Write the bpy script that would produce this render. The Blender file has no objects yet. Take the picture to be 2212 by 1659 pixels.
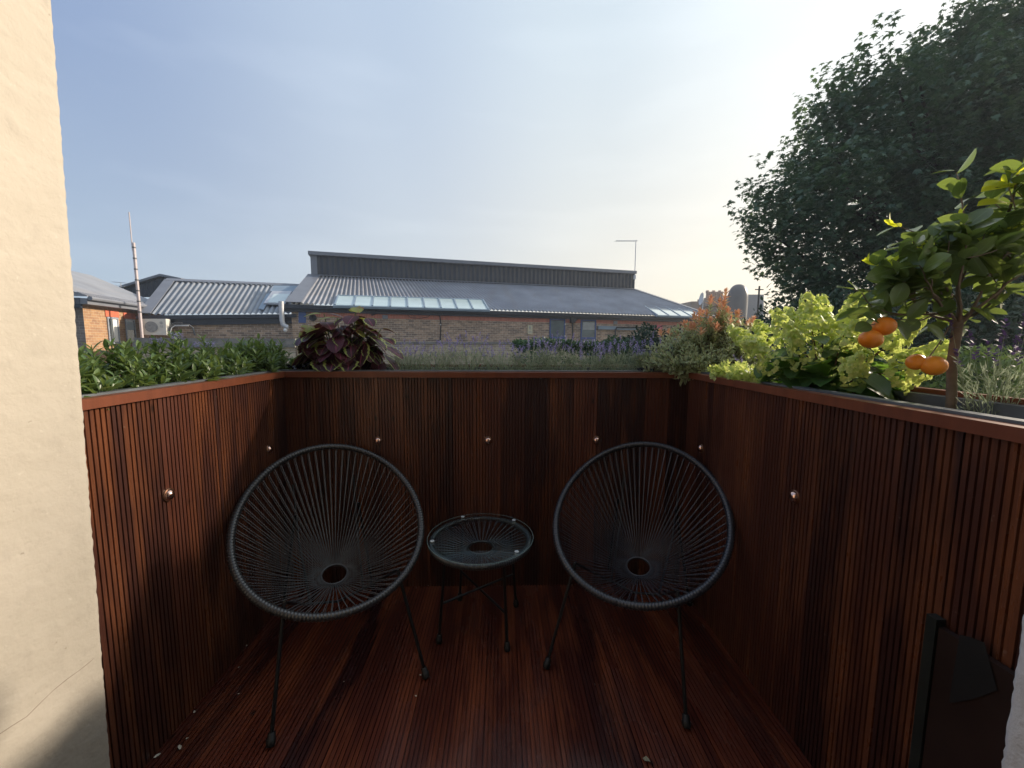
import bpy, math, random
import numpy as np
from mathutils import Vector
R = math.radians
random.seed(7)
rng = np.random.default_rng(11)
scene = bpy.context.scene
C = scene.collection

# ------------------------------------------------------------------ camera
FPX, YAW, PIT, ROLL = 870.0, .0268, .1052, .0042     # fitted on a 2212 x 1659 view of the photo
PW, PH = 2212.0, 1659.0
EYE = np.array([0, 0, 1.25])
cy, sy = math.cos(YAW), math.sin(YAW)
f0 = np.array([sy, cy, 0]); r0 = np.array([cy, -sy, 0]); u0 = np.array([0, 0, 1.0])
FW = f0*math.cos(PIT)-u0*math.sin(PIT); uu = u0*math.cos(PIT)+f0*math.sin(PIT)
RT = r0*math.cos(ROLL)+uu*math.sin(ROLL); UP = uu*math.cos(ROLL)-r0*math.sin(ROLL)
cam_d = bpy.data.cameras.new('camera'); cam = bpy.data.objects.new('camera', cam_d); C.objects.link(cam)
cam_d.sensor_width = 36; cam_d.lens = 36*FPX/PW; cam_d.clip_start = .02; cam_d.clip_end = 800
from mathutils import Matrix
m3 = Matrix(((RT[0], UP[0], -FW[0]), (RT[1], UP[1], -FW[1]), (RT[2], UP[2], -FW[2])))
cam.matrix_world = Matrix.Translation(Vector(EYE)) @ m3.to_4x4()
scene.camera = cam
scene.render.resolution_x = 1024; scene.render.resolution_y = 768

# ------------------------------------------------------------------ sky, sun, exposure
SUN = Vector((2.45, 1.0, 1.0)).normalized()
ELEV = math.asin(SUN.z); AZ = math.atan2(SUN.x, SUN.y)
w = bpy.data.worlds.new('World'); scene.world = w; w.use_nodes = True
nt = w.node_tree; nt.nodes.clear()
def N(t, typ, **kw):
    n = t.nodes.new(typ)
    for k, v in kw.items(): setattr(n, k, v)
    return n
sky = N(nt, 'ShaderNodeTexSky', sky_type='NISHITA', sun_disc=False, sun_elevation=ELEV, sun_rotation=AZ,
        altitude=50, air_density=1.0, dust_density=2.0, ozone_density=1.5)
bg1 = N(nt, 'ShaderNodeBackground'); bg1.inputs[1].default_value = .075
out = N(nt, 'ShaderNodeOutputWorld')
# thin high haze of a summer evening: whitens the sky towards the sun and the horizon
tc = N(nt, 'ShaderNodeTexCoord')
dot = N(nt, 'ShaderNodeVectorMath', operation='DOT_PRODUCT'); dot.inputs[1].default_value = SUN
nt.links.new(tc.outputs['Generated'], dot.inputs[0])
ramp = N(nt, 'ShaderNodeValToRGB')
cr = ramp.color_ramp; cr.interpolation = 'EASE'
cr.elements[0].position = 0.0; cr.elements[0].color = (.165, .245, .44, 1)
cr.elements[1].position = 1.0; cr.elements[1].color = (.92, .92, .88, 1)
e = cr.elements.new(.17); e.color = (.20, .285, .48, 1)
e = cr.elements.new(.50); e.color = (.41, .50, .63, 1)
e = cr.elements.new(.75); e.color = (.56, .645, .71, 1)
e = cr.elements.new(.93); e.color = (.78, .84, .86, 1)
mr = N(nt, 'ShaderNodeMapRange'); mr.inputs[1].default_value = -.45; mr.inputs[2].default_value = 1.0
nt.links.new(dot.outputs['Value'], mr.inputs[0]); nt.links.new(mr.outputs[0], ramp.inputs[0])
sep = N(nt, 'ShaderNodeSeparateXYZ'); nt.links.new(tc.outputs['Generated'], sep.inputs[0])
hz = N(nt, 'ShaderNodeMapRange'); hz.inputs[1].default_value = -.02; hz.inputs[2].default_value = .62
hz.inputs[3].default_value = 1; hz.inputs[4].default_value = 0; nt.links.new(sep.outputs['Z'], hz.inputs[0])
hp = N(nt, 'ShaderNodeMath', operation='POWER'); hp.inputs[1].default_value = 1.35; nt.links.new(hz.outputs[0], hp.inputs[0])
ramp2 = N(nt, 'ShaderNodeValToRGB')
c2 = ramp2.color_ramp; c2.elements[0].position = .05; c2.elements[0].color = (.38, .475, .56, 1)
c2.elements[1].position = .86; c2.elements[1].color = (.90, .75, .52, 1)
e = c2.elements.new(.5); e.color = (.60, .61, .58, 1)
nt.links.new(mr.outputs[0], ramp2.inputs[0])
mx = N(nt, 'ShaderNodeMixRGB'); nt.links.new(hp.outputs[0], mx.inputs[0])
nt.links.new(ramp.outputs[0], mx.inputs[1]); nt.links.new(ramp2.outputs[0], mx.inputs[2])
# faint high cirrus streaks
mp = N(nt, 'ShaderNodeMapping'); mp.inputs['Rotation'].default_value = (0, R(28), R(20)); mp.inputs['Scale'].default_value = (1.2, 2.5, 7)
ns = N(nt, 'ShaderNodeTexNoise'); ns.inputs['Scale'].default_value = 1.6; ns.inputs['Detail'].default_value = 4
nt.links.new(tc.outputs['Generated'], mp.inputs[0]); nt.links.new(mp.outputs[0], ns.inputs[0])
nr = N(nt, 'ShaderNodeMapRange'); nr.inputs[1].default_value = .5; nr.inputs[2].default_value = .8; nr.inputs[4].default_value = .075
nt.links.new(ns.outputs[0], nr.inputs[0])
mx2 = N(nt, 'ShaderNodeMixRGB', blend_type='ADD'); nt.links.new(nr.outputs[0], mx2.inputs[0])
nt.links.new(mx.outputs[0], mx2.inputs[1]); mx2.inputs[2].default_value = (.8, .8, .75, 1)
bg2 = N(nt, 'ShaderNodeBackground'); bg2.inputs[1].default_value = .93
nt.links.new(sky.outputs[0], bg1.inputs[0]); nt.links.new(mx2.outputs[0], bg2.inputs[0])
mixs = N(nt, 'ShaderNodeMixShader'); mixs.inputs[0].default_value = .86
nt.links.new(bg1.outputs[0], mixs.inputs[1]); nt.links.new(bg2.outputs[0], mixs.inputs[2])
nt.links.new(mixs.outputs[0], out.inputs[0])
sl = bpy.data.lights.new('sun', 'SUN'); so = bpy.data.objects.new('sun', sl); C.objects.link(so)
sl.energy = 4.4; sl.angle = R(2.6); sl.color = (1.0, .86, .70)
so.rotation_euler = SUN.to_track_quat('Z', 'Y').to_euler(); so.location = (20, 8, 12)
HAZE = .0020
vs = scene.view_settings; vs.view_transform = 'Standard'; vs.look = 'None'; vs.exposure = .58; vs.gamma = 1

# ------------------------------------------------------------------ helpers
def ray(px, py): return FW+RT*(px-PW/2)/FPX-UP*(py-PH/2)/FPX
def onz(px, py, z): d = ray(px, py); return EYE+d*(z-EYE[2])/d[2]
def onY(px, py, Y): d = ray(px, py); return EYE+d*Y/d[1]
def onX(px, py, X): d = ray(px, py); return EYE+d*X/d[0]
def onplane(px, py, p, n): d = ray(px, py); return EYE+d*(np.dot(p-EYE, n)/np.dot(d, n))
def tag(o, label=None, cat=None, group=None, kind=None):
    if label: o['label'] = label
    if cat: o['category'] = cat
    if group: o['group'] = group
    if kind: o['kind'] = kind
    return o
def thing(name, label, cat, loc=(0, 0, 0), rz=0, group=None):
    o = bpy.data.objects.new(name, None); C.objects.link(o); o.location = tuple(loc); o.rotation_euler = (0, 0, rz)
    o.empty_display_size = .05
    return tag(o, label, cat, group)
def link(me, name, mat, parent=None, smooth=False):
    o = bpy.data.objects.new(name, me); C.objects.link(o)
    for m in (mat if isinstance(mat, (list, tuple)) else [mat]): me.materials.append(m)
    if smooth: me.polygons.foreach_set('use_smooth', [True]*len(me.polygons))
    if parent: o.parent = parent
    return o
class MB:
    def __init__(s): s.v = []; s.f = []; s.uv = []; s.m = []
    def face(s, pts, uv=None, m=0):
        i = len(s.v); s.v += [tuple(p) for p in pts]; s.f.append(tuple(range(i, i+len(pts))))
        s.uv.append(uv if uv is not None else [(p[0], p[1]) for p in pts]); s.m.append(m)
    def grid(s, G, uvf=None, close=False, m=0):
        n = len(G); k = len(G[0]); b = len(s.v)
        for row in G: s.v += [tuple(p) for p in row]
        for i in range(n-1):
            for j in range(k if close else k-1):
                j2 = (j+1) % k
                s.f.append((b+i*k+j, b+i*k+j2, b+(i+1)*k+j2, b+(i+1)*k+j)); s.m.append(m)
                s.uv.append([(i, j), (i, j+1), (i+1, j+1), (i+1, j)] if uvf is None else [uvf(i, j), uvf(i, j+1), uvf(i+1, j+1), uvf(i+1, j)])
    def hexa(s, a, b, c, d, o, m=0, uvs=1.0):
        # base quad a b c d, extruded by vector o ; uv in metres
        a, b, c, d, o = [np.array(q, float) for q in (a, b, c, d, o)]
        T = [a+o, b+o, c+o, d+o]; B = [a, b, c, d]
        def F(q):
            L = np.linalg.norm(q[1]-q[0]); H = np.linalg.norm(q[3]-q[0])
            s.face(q, [(0, 0), (L*uvs, 0), (L*uvs, H*uvs), (0, H*uvs)], m)
        F(T); F(B[::-1])
        for i in range(4): F([B[i], B[(i+1) % 4], T[(i+1) % 4], T[i]])
    def box(s, x0, x1, y0, y1, z0, z1, m=0):
        s.hexa((x0, y0, z0), (x1, y0, z0), (x1, y1, z0), (x0, y1, z0), (0, 0, z1-z0), m)
    def tube(s, path, r, n=8, cap=True, m=0):
        P = [np.array(p, float) for p in path]; rr = r if isinstance(r, (list, tuple)) else [r]*len(P)
        G = []; ref = None
        for i, p in enumerate(P):
            t = P[min(i+1, len(P)-1)]-P[max(i-1, 0)]; t = t/(np.linalg.norm(t)+1e-12)
            if ref is None:
                ref = np.array([0, 0, 1.]) if abs(t[2]) < .9 else np.array([1., 0, 0])
            a = ref-t*np.dot(ref, t); a /= np.linalg.norm(a)+1e-12; ref = a; b = np.cross(t, a)
            G.append([p+rr[i]*(a*math.cos(q)+b*math.sin(q)) for q in np.linspace(0, 2*math.pi, n+1)[:-1]])
        s.grid(G, close=True, m=m)
        if cap:
            s.face(G[0][::-1], m=m); s.face(G[-1], m=m)
    def lathe(s, prof, c, axis=(0, 0, 1), n=20, m=0):
        ax = np.array(axis, float); ax /= np.linalg.norm(ax)
        h = np.array([0, 0, 1.]) if abs(ax[2]) < .9 else np.array([1., 0, 0])
        a = np.cross(ax, h); a /= np.linalg.norm(a); b = np.cross(ax, a); c = np.array(c, float)
        s.grid([[c+ax*z+r*(a*math.cos(q)+b*math.sin(q)) for q in np.linspace(0, 2*math.pi, n+1)[:-1]] for r, z in prof], close=True, m=m)
    def build(s, name, mat, parent=None, smooth=False):
        me = bpy.data.meshes.new(name); me.from_pydata(s.v, [], s.f)
        uvl = me.uv_layers.new(name='UVMap'); flat = [c for f in s.uv for p in f for c in p]
        uvl.data.foreach_set('uv', flat)
        me.polygons.foreach_set('material_index', s.m); me.update()
        return link(me, name, mat, parent, smooth)
def norm(a): return a/(np.linalg.norm(a, axis=-1, keepdims=True)+1e-12)
def leaf_tpl(w=.2, fold=.12, droop=.15, n=5, jag=0, pw=.75, tip=0.):
    v = []; uv = []; f = []
    for i in range(n+1):
        t = i/n; hw = w*math.sin(math.pi*(t**(1-tip)))**pw if 0 < i < n else 0.004
        if jag and 0 < i < n: hw *= 1+jag*(1 if i % 2 else -1)
        z = -droop*t*t
        for q in (-1, 0, 1):
            v.append((q*hw, t, z+abs(q)*fold*hw/w*.5)); uv.append(((q+1)/2, t))
    for i in range(n):
        for q in (0, 1):
            a = i*3+q; f.append((a, a+1, a+4, a+3))
    return np.array(v), f, np.array(uv)
def maple_tpl():
    v = [(0, .32, 0), (0, 0, 0), (-.52, .12, -.1), (-.26, .34, 0), (-.56, .68, -.12), (-.17, .62, 0), (0, 1.05, -.12), (.17, .62, 0), (.56, .68, -.12), (.26, .34, 0), (.52, .12, -.1)]
    f = [(0, i, i+1) for i in range(1, 10)]+[(0, 10, 1)]
    return np.array(v), [t[::-1] for t in f], np.array([(x+.5, y) for x, y, z in v])
def cloud(name, P, D, Nn, S, tpl, mat, parent=None, smooth=True):
    # many leaves as one part: positions, axis directions, normal hints, sizes
    P = np.asarray(P, float); D = norm(np.asarray(D, float)); Nn = np.asarray(Nn, float); S = np.asarray(S, float).reshape(-1, 1)
    X = norm(np.cross(D, Nn)); Z = np.cross(X, D)
    T, F, UV = tpl
    V = P[:, None, :]+S[:, None, :]*(T[None, :, 0:1]*X[:, None, :]+T[None, :, 1:2]*D[:, None, :]+T[None, :, 2:3]*Z[:, None, :])
    n, k = len(P), len(T)
    V = V.reshape(-1, 3)
    me = bpy.data.meshes.new(name)
    lens = np.array([len(f) for f in F]); flat = np.concatenate([np.array(f) for f in F])
    loops = (flat[None, :]+(np.arange(n)*k)[:, None]).reshape(-1)
    starts = np.concatenate([[0], np.cumsum(np.tile(lens, n))[:-1]])
    me.vertices.add(len(V)); me.vertices.foreach_set('co', V.astype(np.float32).ravel())
    me.loops.add(len(loops)); me.loops.foreach_set('vertex_index', loops.astype(np.int32))
    me.polygons.add(n*len(F)); me.polygons.foreach_set('loop_start', starts.astype(np.int32))
    try: me.polygons.foreach_set('loop_total', np.tile(lens, n).astype(np.int32))
    except Exception: pass
    uvl = me.uv_layers.new(name='UVMap')
    uvl.data.foreach_set('uv', np.tile(UV[flat].astype(np.float32), (n, 1)).ravel())
    me.polygons.foreach_set('use_smooth', np.full(n*len(F), smooth))
    me.update(calc_edges=True); me.validate()
    return link(me, name, mat, parent)
class Shoots:
    """collects leaves set in pairs / whorls along short shoots, with stem paths"""
    def __init__(s): s.P = []; s.D = []; s.N = []; s.S = []; s.paths = []
    def add(s, base, d, L, nodes, per, leaf, ang0=80, ang1=25, taper=.5, bend=.0, spin=None, jit=.25):
        base = np.array(base, float); d = np.array(d, float); d /= np.linalg.norm(d)
        h = np.array([0, 0, 1.]) if abs(d[2]) < .95 else np.array([1., 0, 0])
        path = [base]; p = base.copy(); dd = d.copy(); ph = random.random()*6.28
        for i in range(nodes):
            t = i/max(1, nodes-1)
            a = np.cross(dd, h); a /= np.linalg.norm(a); b = np.cross(dd, a)
            ang = R(ang0+(ang1-ang0)*t); sz = leaf*(1-taper*t**2)
            off = ph+(math.pi/per*(i % 2) if spin is None else spin*i)
            for k in range(per):
                q = off+2*math.pi*k/per+random.gauss(0, jit)
                o = a*math.cos(q)+b*math.sin(q)
                an = ang+random.gauss(0, .15)
                ld = dd*math.cos(an)+o*math.sin(an); nn = dd*math.sin(an)-o*math.cos(an)
                s.P.append(p.copy()); s.D.append(ld); s.N.append(nn+np.random.default_rng(len(s.P)).normal(0, .15, 3)); s.S.append(sz*random.uniform(.8, 1.15))
            dd = dd+np.array([0, 0, bend]); dd /= np.linalg.norm(dd)
            p = p+dd*L/nodes; path.append(p.copy())
        s.paths.append(path); return p, dd

# ------------------------------------------------------------------ materials
def mat_new(name):
    m = bpy.data.materials.new(name); m.use_nodes = True; t = m.node_tree
    return m, t, t.nodes['Principled BSDF']
def L(t, a, b): t.links.new(a, b)
def mixc(t, fac, a, b, mode='MIX'):
    n = N(t, 'ShaderNodeMixRGB', blend_type=mode)
    for i, v in ((0, fac), (1, a), (2, b)):
        if hasattr(v, 'is_linked'): L(t, v, n.inputs[i])
        elif isinstance(v, (int, float)): n.inputs[i].default_value = v
        else: n.inputs[i].default_value = (*v, 1)
    return n.outputs[0]
def noise(t, scale, detail=4, vec=None, rough=.55, kind='Object', stretch=None):
    c = N(t, 'ShaderNodeTexCoord'); src = c.outputs[kind] if vec is None else vec
    if stretch:
        mp = N(t, 'ShaderNodeMapping'); mp.inputs['Scale'].default_value = stretch; L(t, src, mp.inputs[0]); src = mp.outputs[0]
    n = N(t, 'ShaderNodeTexNoise'); n.inputs['Scale'].default_value = scale; n.inputs['Detail'].default_value = detail
    n.inputs['Roughness'].default_value = rough; L(t, src, n.inputs['Vector']); return n.outputs[0]
def mrange(t, v, a, b, c=0., d=1.):
    n = N(t, 'ShaderNodeMapRange'); L(t, v, n.inputs[0])
    for i, x in enumerate((a, b, c, d)): n.inputs[i+1].default_value = x
    return n.outputs[0]
def bump(t, bsdf, h, dist=.002, strength=.6):
    b = N(t, 'ShaderNodeBump'); b.inputs['Distance'].default_value = dist; b.inputs['Strength'].default_value = strength
    L(t, h, b.inputs['Height']); L(t, b.outputs[0], bsdf.inputs['Normal'])
def plain(name, col, rough=.5, metal=0, var=.25, nscale=12, spec=.5, bmp=0):
    m, t, b = mat_new(name)
    n = noise(t, nscale); c = mixc(t, mrange(t, n, .3, .7), [x*(1-var) for x in col], [min(1, x*(1+var)) for x in col])
    L(t, c, b.inputs['Base Color']); b.inputs['Roughness'].default_value = rough; b.inputs['Metallic'].default_value = metal
    b.inputs['Specular IOR Level'].default_value = spec
    if bmp: bump(t, b, noise(t, nscale*4), bmp)
    return m
def wood_mat(name, dark, mid, hi, rough=.32, wet=False, lo=.16):
    """oiled hardwood boards: uv.x = board number + fraction, uv.y = metres along"""
    m, t, b = mat_new(name)
    uv = N(t, 'ShaderNodeUVMap').outputs[0]; sp = N(t, 'ShaderNodeSeparateXYZ'); L(t, uv, sp.inputs[0])
    fl = N(t, 'ShaderNodeMath', operation='FLOOR'); L(t, sp.outputs[0], fl.inputs[0])
    wn = N(t, 'ShaderNodeTexWhiteNoise', noise_dimensions='1D'); L(t, fl.outputs[0], wn.inputs['W'])
    mp = N(t, 'ShaderNodeMapping'); mp.inputs['Scale'].default_value = (1.7, 1.7, 1); L(t, uv, mp.inputs[0])
    ad = N(t, 'ShaderNodeCombineXYZ'); L(t, wn.outputs[0], ad.inputs[2])
    sc = N(t, 'ShaderNodeVectorMath', operation='MULTIPLY_ADD'); L(t, ad.outputs[0], sc.inputs[0]); sc.inputs[1].default_value = (0, 0, 9); L(t, mp.outputs[0], sc.inputs[2])
    g1 = noise(t, 1.0, 5, vec=sc.outputs[0], rough=.6)
    mp2 = N(t, 'ShaderNodeMapping'); mp2.inputs['Scale'].default_value = (26, 3, 1); L(t, uv, mp2.inputs[0])
    g2 = noise(t, 1.0, 4, vec=mp2.outputs[0], rough=.6)
    c = mixc(t, mrange(t, wn.outputs[0], 0, 1), dark, mid)
    c = mixc(t, mrange(t, g1, .46, .78, 0, .9), c, hi)
    c = mixc(t, mrange(t, g2, .35, .7, .0, .38), c, [x*.30 for x in mid])
    mp3 = N(t, 'ShaderNodeMapping'); mp3.inputs['Scale'].default_value = (34, 5, 1); mp3.inputs['Rotation'].default_value = (0, 0, .05); L(t, uv, mp3.inputs[0])
    g3 = noise(t, 1.0, 3, vec=mp3.outputs[0], rough=.7); c = mixc(t, mrange(t, g3, .74, .80, 0, .22), c, (.34, .27, .22))
    mu = N(t, 'ShaderNodeTexVoronoi'); mu.inputs['Scale'].default_value = 1.1; mp4 = N(t, 'ShaderNodeMapping'); mp4.inputs['Scale'].default_value = (1, 4.5, 1); L(t, uv, mp4.inputs[0]); L(t, mp4.outputs[0], mu.inputs['Vector'])
    c = mixc(t, mrange(t, mu.outputs['Distance'], .035, .09, .8, 0), c, (.012, .006, .004))
    sp2 = noise(t, 60, 2, vec=None); c = mixc(t, mrange(t, sp2, .72, .8, 0, .25), c, (.3, .25, .2))
    L(t, c, b.inputs['Base Color'])
    if wet:
        wp = noise(t, 3.4, 4, stretch=(1.6, .55, 1)); L(t, mrange(t, wp, .36, .56, .36, lo), b.inputs['Roughness'])
    else:
        L(t, mrange(t, g1, .3, .7, rough+.12, rough-.08), b.inputs['Roughness'])
    b.inputs['Specular IOR Level'].default_value = .45
    bump(t, b, g2, .0012, .7)
    return m
M = {}
M['clad'] = wood_mat('oiled_cladding', (.036, .014, .012), (.130, .041, .023), (.28, .100, .042))
M['deck'] = wood_mat('oiled_deck', (.034, .009, .009), (.125, .031, .018), (.31, .085, .034), wet=True)
M['rail'] = wood_mat('oiled_rail', (.17, .048, .022), (.20, .058, .026), (.27, .090, .040), rough=.36)
def plaster():
    m, t, b = mat_new('cream_render')
    n1 = noise(t, 3, 5); n2 = noise(t, 28, 5); n3 = noise(t, 9, 3)
    c = mixc(t, mrange(t, n1, .3, .7), (.45, .405, .33), (.50, .45, .375)); c = mixc(t, mrange(t, n2, .55, .75, 0, .3), c, (.34, .30, .25))
    n5 = noise(t, 75, 3); c = mixc(t, mrange(t, n5, .66, .74, 0, .35), c, (.62, .58, .50))
    n6 = noise(t, 50, 2); c = mixc(t, mrange(t, n6, .74, .78, 0, .5), c, (.22, .18, .14))
    L(t, c, b.inputs['Base Color']); b.inputs['Roughness'].default_value = .75
    a = N(t, 'ShaderNodeMath', operation='MULTIPLY_ADD'); L(t, n3, a.inputs[0]); a.inputs[1].default_value = 2.5; L(t, n2, a.inputs[2]); a2 = N(t, 'ShaderNodeMath', operation='MULTIPLY_ADD'); L(t, noise(t, 130, 3), a2.inputs[0]); a2.inputs[1].default_value = .35; L(t, a.outputs[0], a2.inputs[2])
    bump(t, b, a2.outputs[0], .004, .6); return m
M['plaster'] = plaster()
M['plaster_white'] = plain('white_render', (.72, .73, .74), .75, var=.08, nscale=9, bmp=.012)
M['crack'] = plain('crack_dark', (.25, .2, .16), .9)
M['liner'] = plain('grey_liner', (.11, .125, .14), .42, var=.35, nscale=8, bmp=.002)
M['soil'] = plain('soil', (.028, .020, .014), .95, var=.5, nscale=40, bmp=.02)
M['black_cord'] = plain('black_cord', (.030, .032, .035), .34, var=.15)
M['string'] = plain('black_string', (.14, .142, .147), .24, var=.15)
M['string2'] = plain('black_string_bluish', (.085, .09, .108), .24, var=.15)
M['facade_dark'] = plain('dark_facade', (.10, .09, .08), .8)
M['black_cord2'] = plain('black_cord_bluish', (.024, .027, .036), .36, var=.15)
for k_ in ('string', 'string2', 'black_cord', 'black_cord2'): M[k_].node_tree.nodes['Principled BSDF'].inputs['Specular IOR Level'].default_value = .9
M['black_steel'] = plain('black_steel', (.010, .010, .011), .38, var=.2)
M['rubber'] = plain('black_rubber', (.008, .008, .008), .55)
M['copper'] = plain('copper_dome', (.90, .60, .48), .16, metal=1, var=.05)
M['bezel'] = plain('dark_bezel', (.20, .10, .06), .35, metal=.8)
M['pad'] = plain('clear_pad', (.62, .66, .68), .25, var=.05)
def glass_mat(name, col=(.85, .95, .95), rough=.0):
    m, t, b = mat_new(name); b.inputs['Base Color'].default_value = (*col, 1)
    b.inputs['Transmission Weight'].default_value = 1; b.inputs['Roughness'].default_value = rough; b.inputs['IOR'].default_value = 1.45
    return m
def thin_glass(name):
    m, t, b = mat_new(name); t.nodes.remove(b)
    tr = N(t, 'ShaderNodeBsdfTransparent'); tr.inputs[0].default_value = (.90, .95, .95, 1); gl = N(t, 'ShaderNodeBsdfGlossy'); gl.inputs['Roughness'].default_value = .02; gl.inputs[0].default_value = (.9, .95, 1, 1)
    lw = N(t, 'ShaderNodeLayerWeight'); lw.inputs[0].default_value = .5; pw = N(t, 'ShaderNodeMath', operation='POWER'); pw.inputs[1].default_value = 4; L(t, lw.outputs['Facing'], pw.inputs[0]); fr = N(t, 'ShaderNodeMath', operation='MULTIPLY_ADD'); L(t, pw.outputs[0], fr.inputs[0]); fr.inputs[1].default_value = .4; fr.inputs[2].default_value = .012; mx = N(t, 'ShaderNodeMixShader')
    L(t, fr.outputs[0], mx.inputs[0]); L(t, tr.outputs[0], mx.inputs[1]); L(t, gl.outputs[0], mx.inputs[2]); L(t, mx.outputs[0], t.nodes['Material Output'].inputs[0]); return m
M['glass'] = thin_glass('table_glass')
M['glass_edge'] = plain('green_glass_edge', (.20, .27, .26), .15, var=.1)
def leaf_mat(name, c1, c2, trans=.35, tcol=None, rough=.42, c3=None, uvmat=None, spec=.5, dusty=0.):
    m, t, b = mat_new(name); t.nodes.remove(b)
    g = N(t, 'ShaderNodeNewGeometry')
    c = mixc(t, g.outputs['Random Per Island'], c1, c2)
    if c3:
        wn = N(t, 'ShaderNodeTexWhiteNoise', noise_dimensions='1D'); L(t, g.outputs['Random Per Island'], wn.inputs['W'])
        c = mixc(t, mrange(t, wn.outputs[0], .82, .95), c, c3)
    uv = N(t, 'ShaderNodeUVMap').outputs[0]; sp = N(t, 'ShaderNodeSeparateXYZ'); L(t, uv, sp.inputs[0])
    s1 = N(t, 'ShaderNodeMath', operation='SUBTRACT'); L(t, sp.outputs[0], s1.inputs[0]); s1.inputs[1].default_value = .5
    ab = N(t, 'ShaderNodeMath', operation='ABSOLUTE'); L(t, s1.outputs[0], ab.inputs[0])   # 0 midrib .. .5 margin
    if uvmat: c = uvmat(t, c, ab.outputs[0], sp.outputs[1], g)
    else: c = mixc(t, mrange(t, ab.outputs[0], .0, .05, .35, 0), c, [min(1, x*1.8+.02) for x in c2])
    p = N(t, 'ShaderNodeBsdfPrincipled'); L(t, c, p.inputs['Base Color']); p.inputs['Roughness'].default_value = rough; p.inputs['Specular IOR Level'].default_value = spec
    tr = N(t, 'ShaderNodeBsdfTranslucent')
    if tcol: L(t, mixc(t, .6, c, tcol), tr.inputs[0])
    else: L(t, c, tr.inputs[0])
    mx = N(t, 'ShaderNodeMixShader'); mx.inputs[0].default_value = trans; L(t, p.outputs[0], mx.inputs[1]); L(t, tr.outputs[0], mx.inputs[2])
    L(t, mx.outputs[0], t.nodes['Material Output'].inputs[0]); return m
M['hebe'] = leaf_mat('hebe_leaf', (.055, .115, .035), (.17, .25, .085), .3, (.35, .45, .08), .35)
def clump(t, c, edge, v, g):
    n = noise(t, .75, 3); return mixc(t, mrange(t, n, .50, .68), c, (.13, .20, .10))
M['maple'] = leaf_mat('maple_leaf', (.050, .098, .060), (.085, .15, .08), .28, (.16, .26, .07), .45, uvmat=clump)
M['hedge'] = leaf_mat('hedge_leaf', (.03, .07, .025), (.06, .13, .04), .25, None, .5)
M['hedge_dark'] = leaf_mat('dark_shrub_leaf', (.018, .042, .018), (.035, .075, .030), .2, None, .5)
M['shrub_light'] = leaf_mat('light_shrub_leaf', (.10, .17, .04), (.20, .28, .08), .4, (.3, .4, .08), .5)
def variegated(t, c, edge, v, g): return mixc(t, mrange(t, edge, .28, .36), c, (.66, .66, .42))
M['pieris'] = leaf_mat('variegated_leaf', (.26, .36, .18), (.40, .48, .26), .35, (.6, .6, .25), .45, uvmat=variegated)
M['pieris_red'] = leaf_mat('red_new_leaf', (.72, .30, .22), (.78, .56, .30), .4, (.9, .45, .25), .45)
def coleus(t, c, edge, v, g):
    n = noise(t, 38, 3)
    e2 = N(t, 'ShaderNodeMath', operation='MULTIPLY_ADD'); L(t, n, e2.inputs[0]); e2.inputs[1].default_value = .22; L(t, edge, e2.inputs[2])
    vv = N(t, 'ShaderNodeMath', operation='MULTIPLY_ADD'); L(t, g.outputs['Random Per Island'], vv.inputs[0]); vv.inputs[1].default_value = -.20; L(t, e2.outputs[0], vv.inputs[2])
    c = mixc(t, mrange(t, vv.outputs[0], .42, .49), c, (.34, .42, .10))
    wv = N(t, 'ShaderNodeTexWave'); wv.inputs['Scale'].default_value = 2.2; wv.inputs['Distortion'].default_value = 1
    cb = N(t, 'ShaderNodeCombineXYZ'); 
    ss = N(t, 'ShaderNodeMath', operation='MULTIPLY_ADD'); L(t, edge, ss.inputs[0]); ss.inputs[1].default_value = -1.2; L(t, v, ss.inputs[2]); L(t, ss.outputs[0], cb.inputs[0]); L(t, cb.outputs[0], wv.inputs[0])
    c = mixc(t, mrange(t, wv.outputs[0], .9, 1, 0, .35), c, (.40, .06, .13))
    return mixc(t, mrange(t, edge, .0, .05, .8, 0), c, (.42, .08, .16))
M['coleus'] = leaf_mat('maroon_lime_leaf', (.022, .009, .014), (.070, .013, .022), .18, (.25, .08, .05), .5, uvmat=coleus)
def coleus2(t, c, edge, v, g):
    n = noise(t, 30, 3)
    c = mixc(t, mrange(t, n, .52, .6), c, (.25, .03, .04))
    return mixc(t, mrange(t, edge, .0, .05, .6, 0), c, (.42, .08, .12))
M['coleus_lime'] = leaf_mat('lime_top_leaf', (.30, .36, .07), (.42, .46, .12), .4, (.6, .6, .12), .5, uvmat=coleus2)
M['lav_leaf'] = leaf_mat('lavender_leaf', (.25, .31, .19), (.42, .48, .34), .3, None, .6)
M['lav_flower'] = leaf_mat('lavender_flower', (.24, .20, .44), (.42, .36, .60), .3, None, .6)
M['lav_dark'] = leaf_mat('dark_lavender_flower', (.05, .03, .10), (.14, .09, .24), .25, None, .6)
M['lilac'] = leaf_mat('lilac_petal', (.45, .40, .75), (.62, .56, .85), .35, None, .6)
M['hyd'] = leaf_mat('lime_floret', (.36, .50, .13), (.74, .76, .33), .45, (.85, .9, .2), .55)
M['hyd_leaf'] = leaf_mat('hydrangea_leaf', (.030, .085, .025), (.07, .15, .04), .42, (.28, .50, .05), .38)
M['citrus'] = leaf_mat('citrus_leaf', (.06, .11, .04), (.11, .17, .06), .3, (.45, .58, .09), .25, spec=.6)
M['citrus_new'] = leaf_mat('citrus_new_leaf', (.45, .55, .04), (.72, .72, .06), .55, (.95, .95, .06), .35)
M['stem_green'] = plain('green_stem', (.12, .17, .06), .55)
M['stem_brown'] = plain('brown_stem', (.12, .065, .04), .65)
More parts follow.
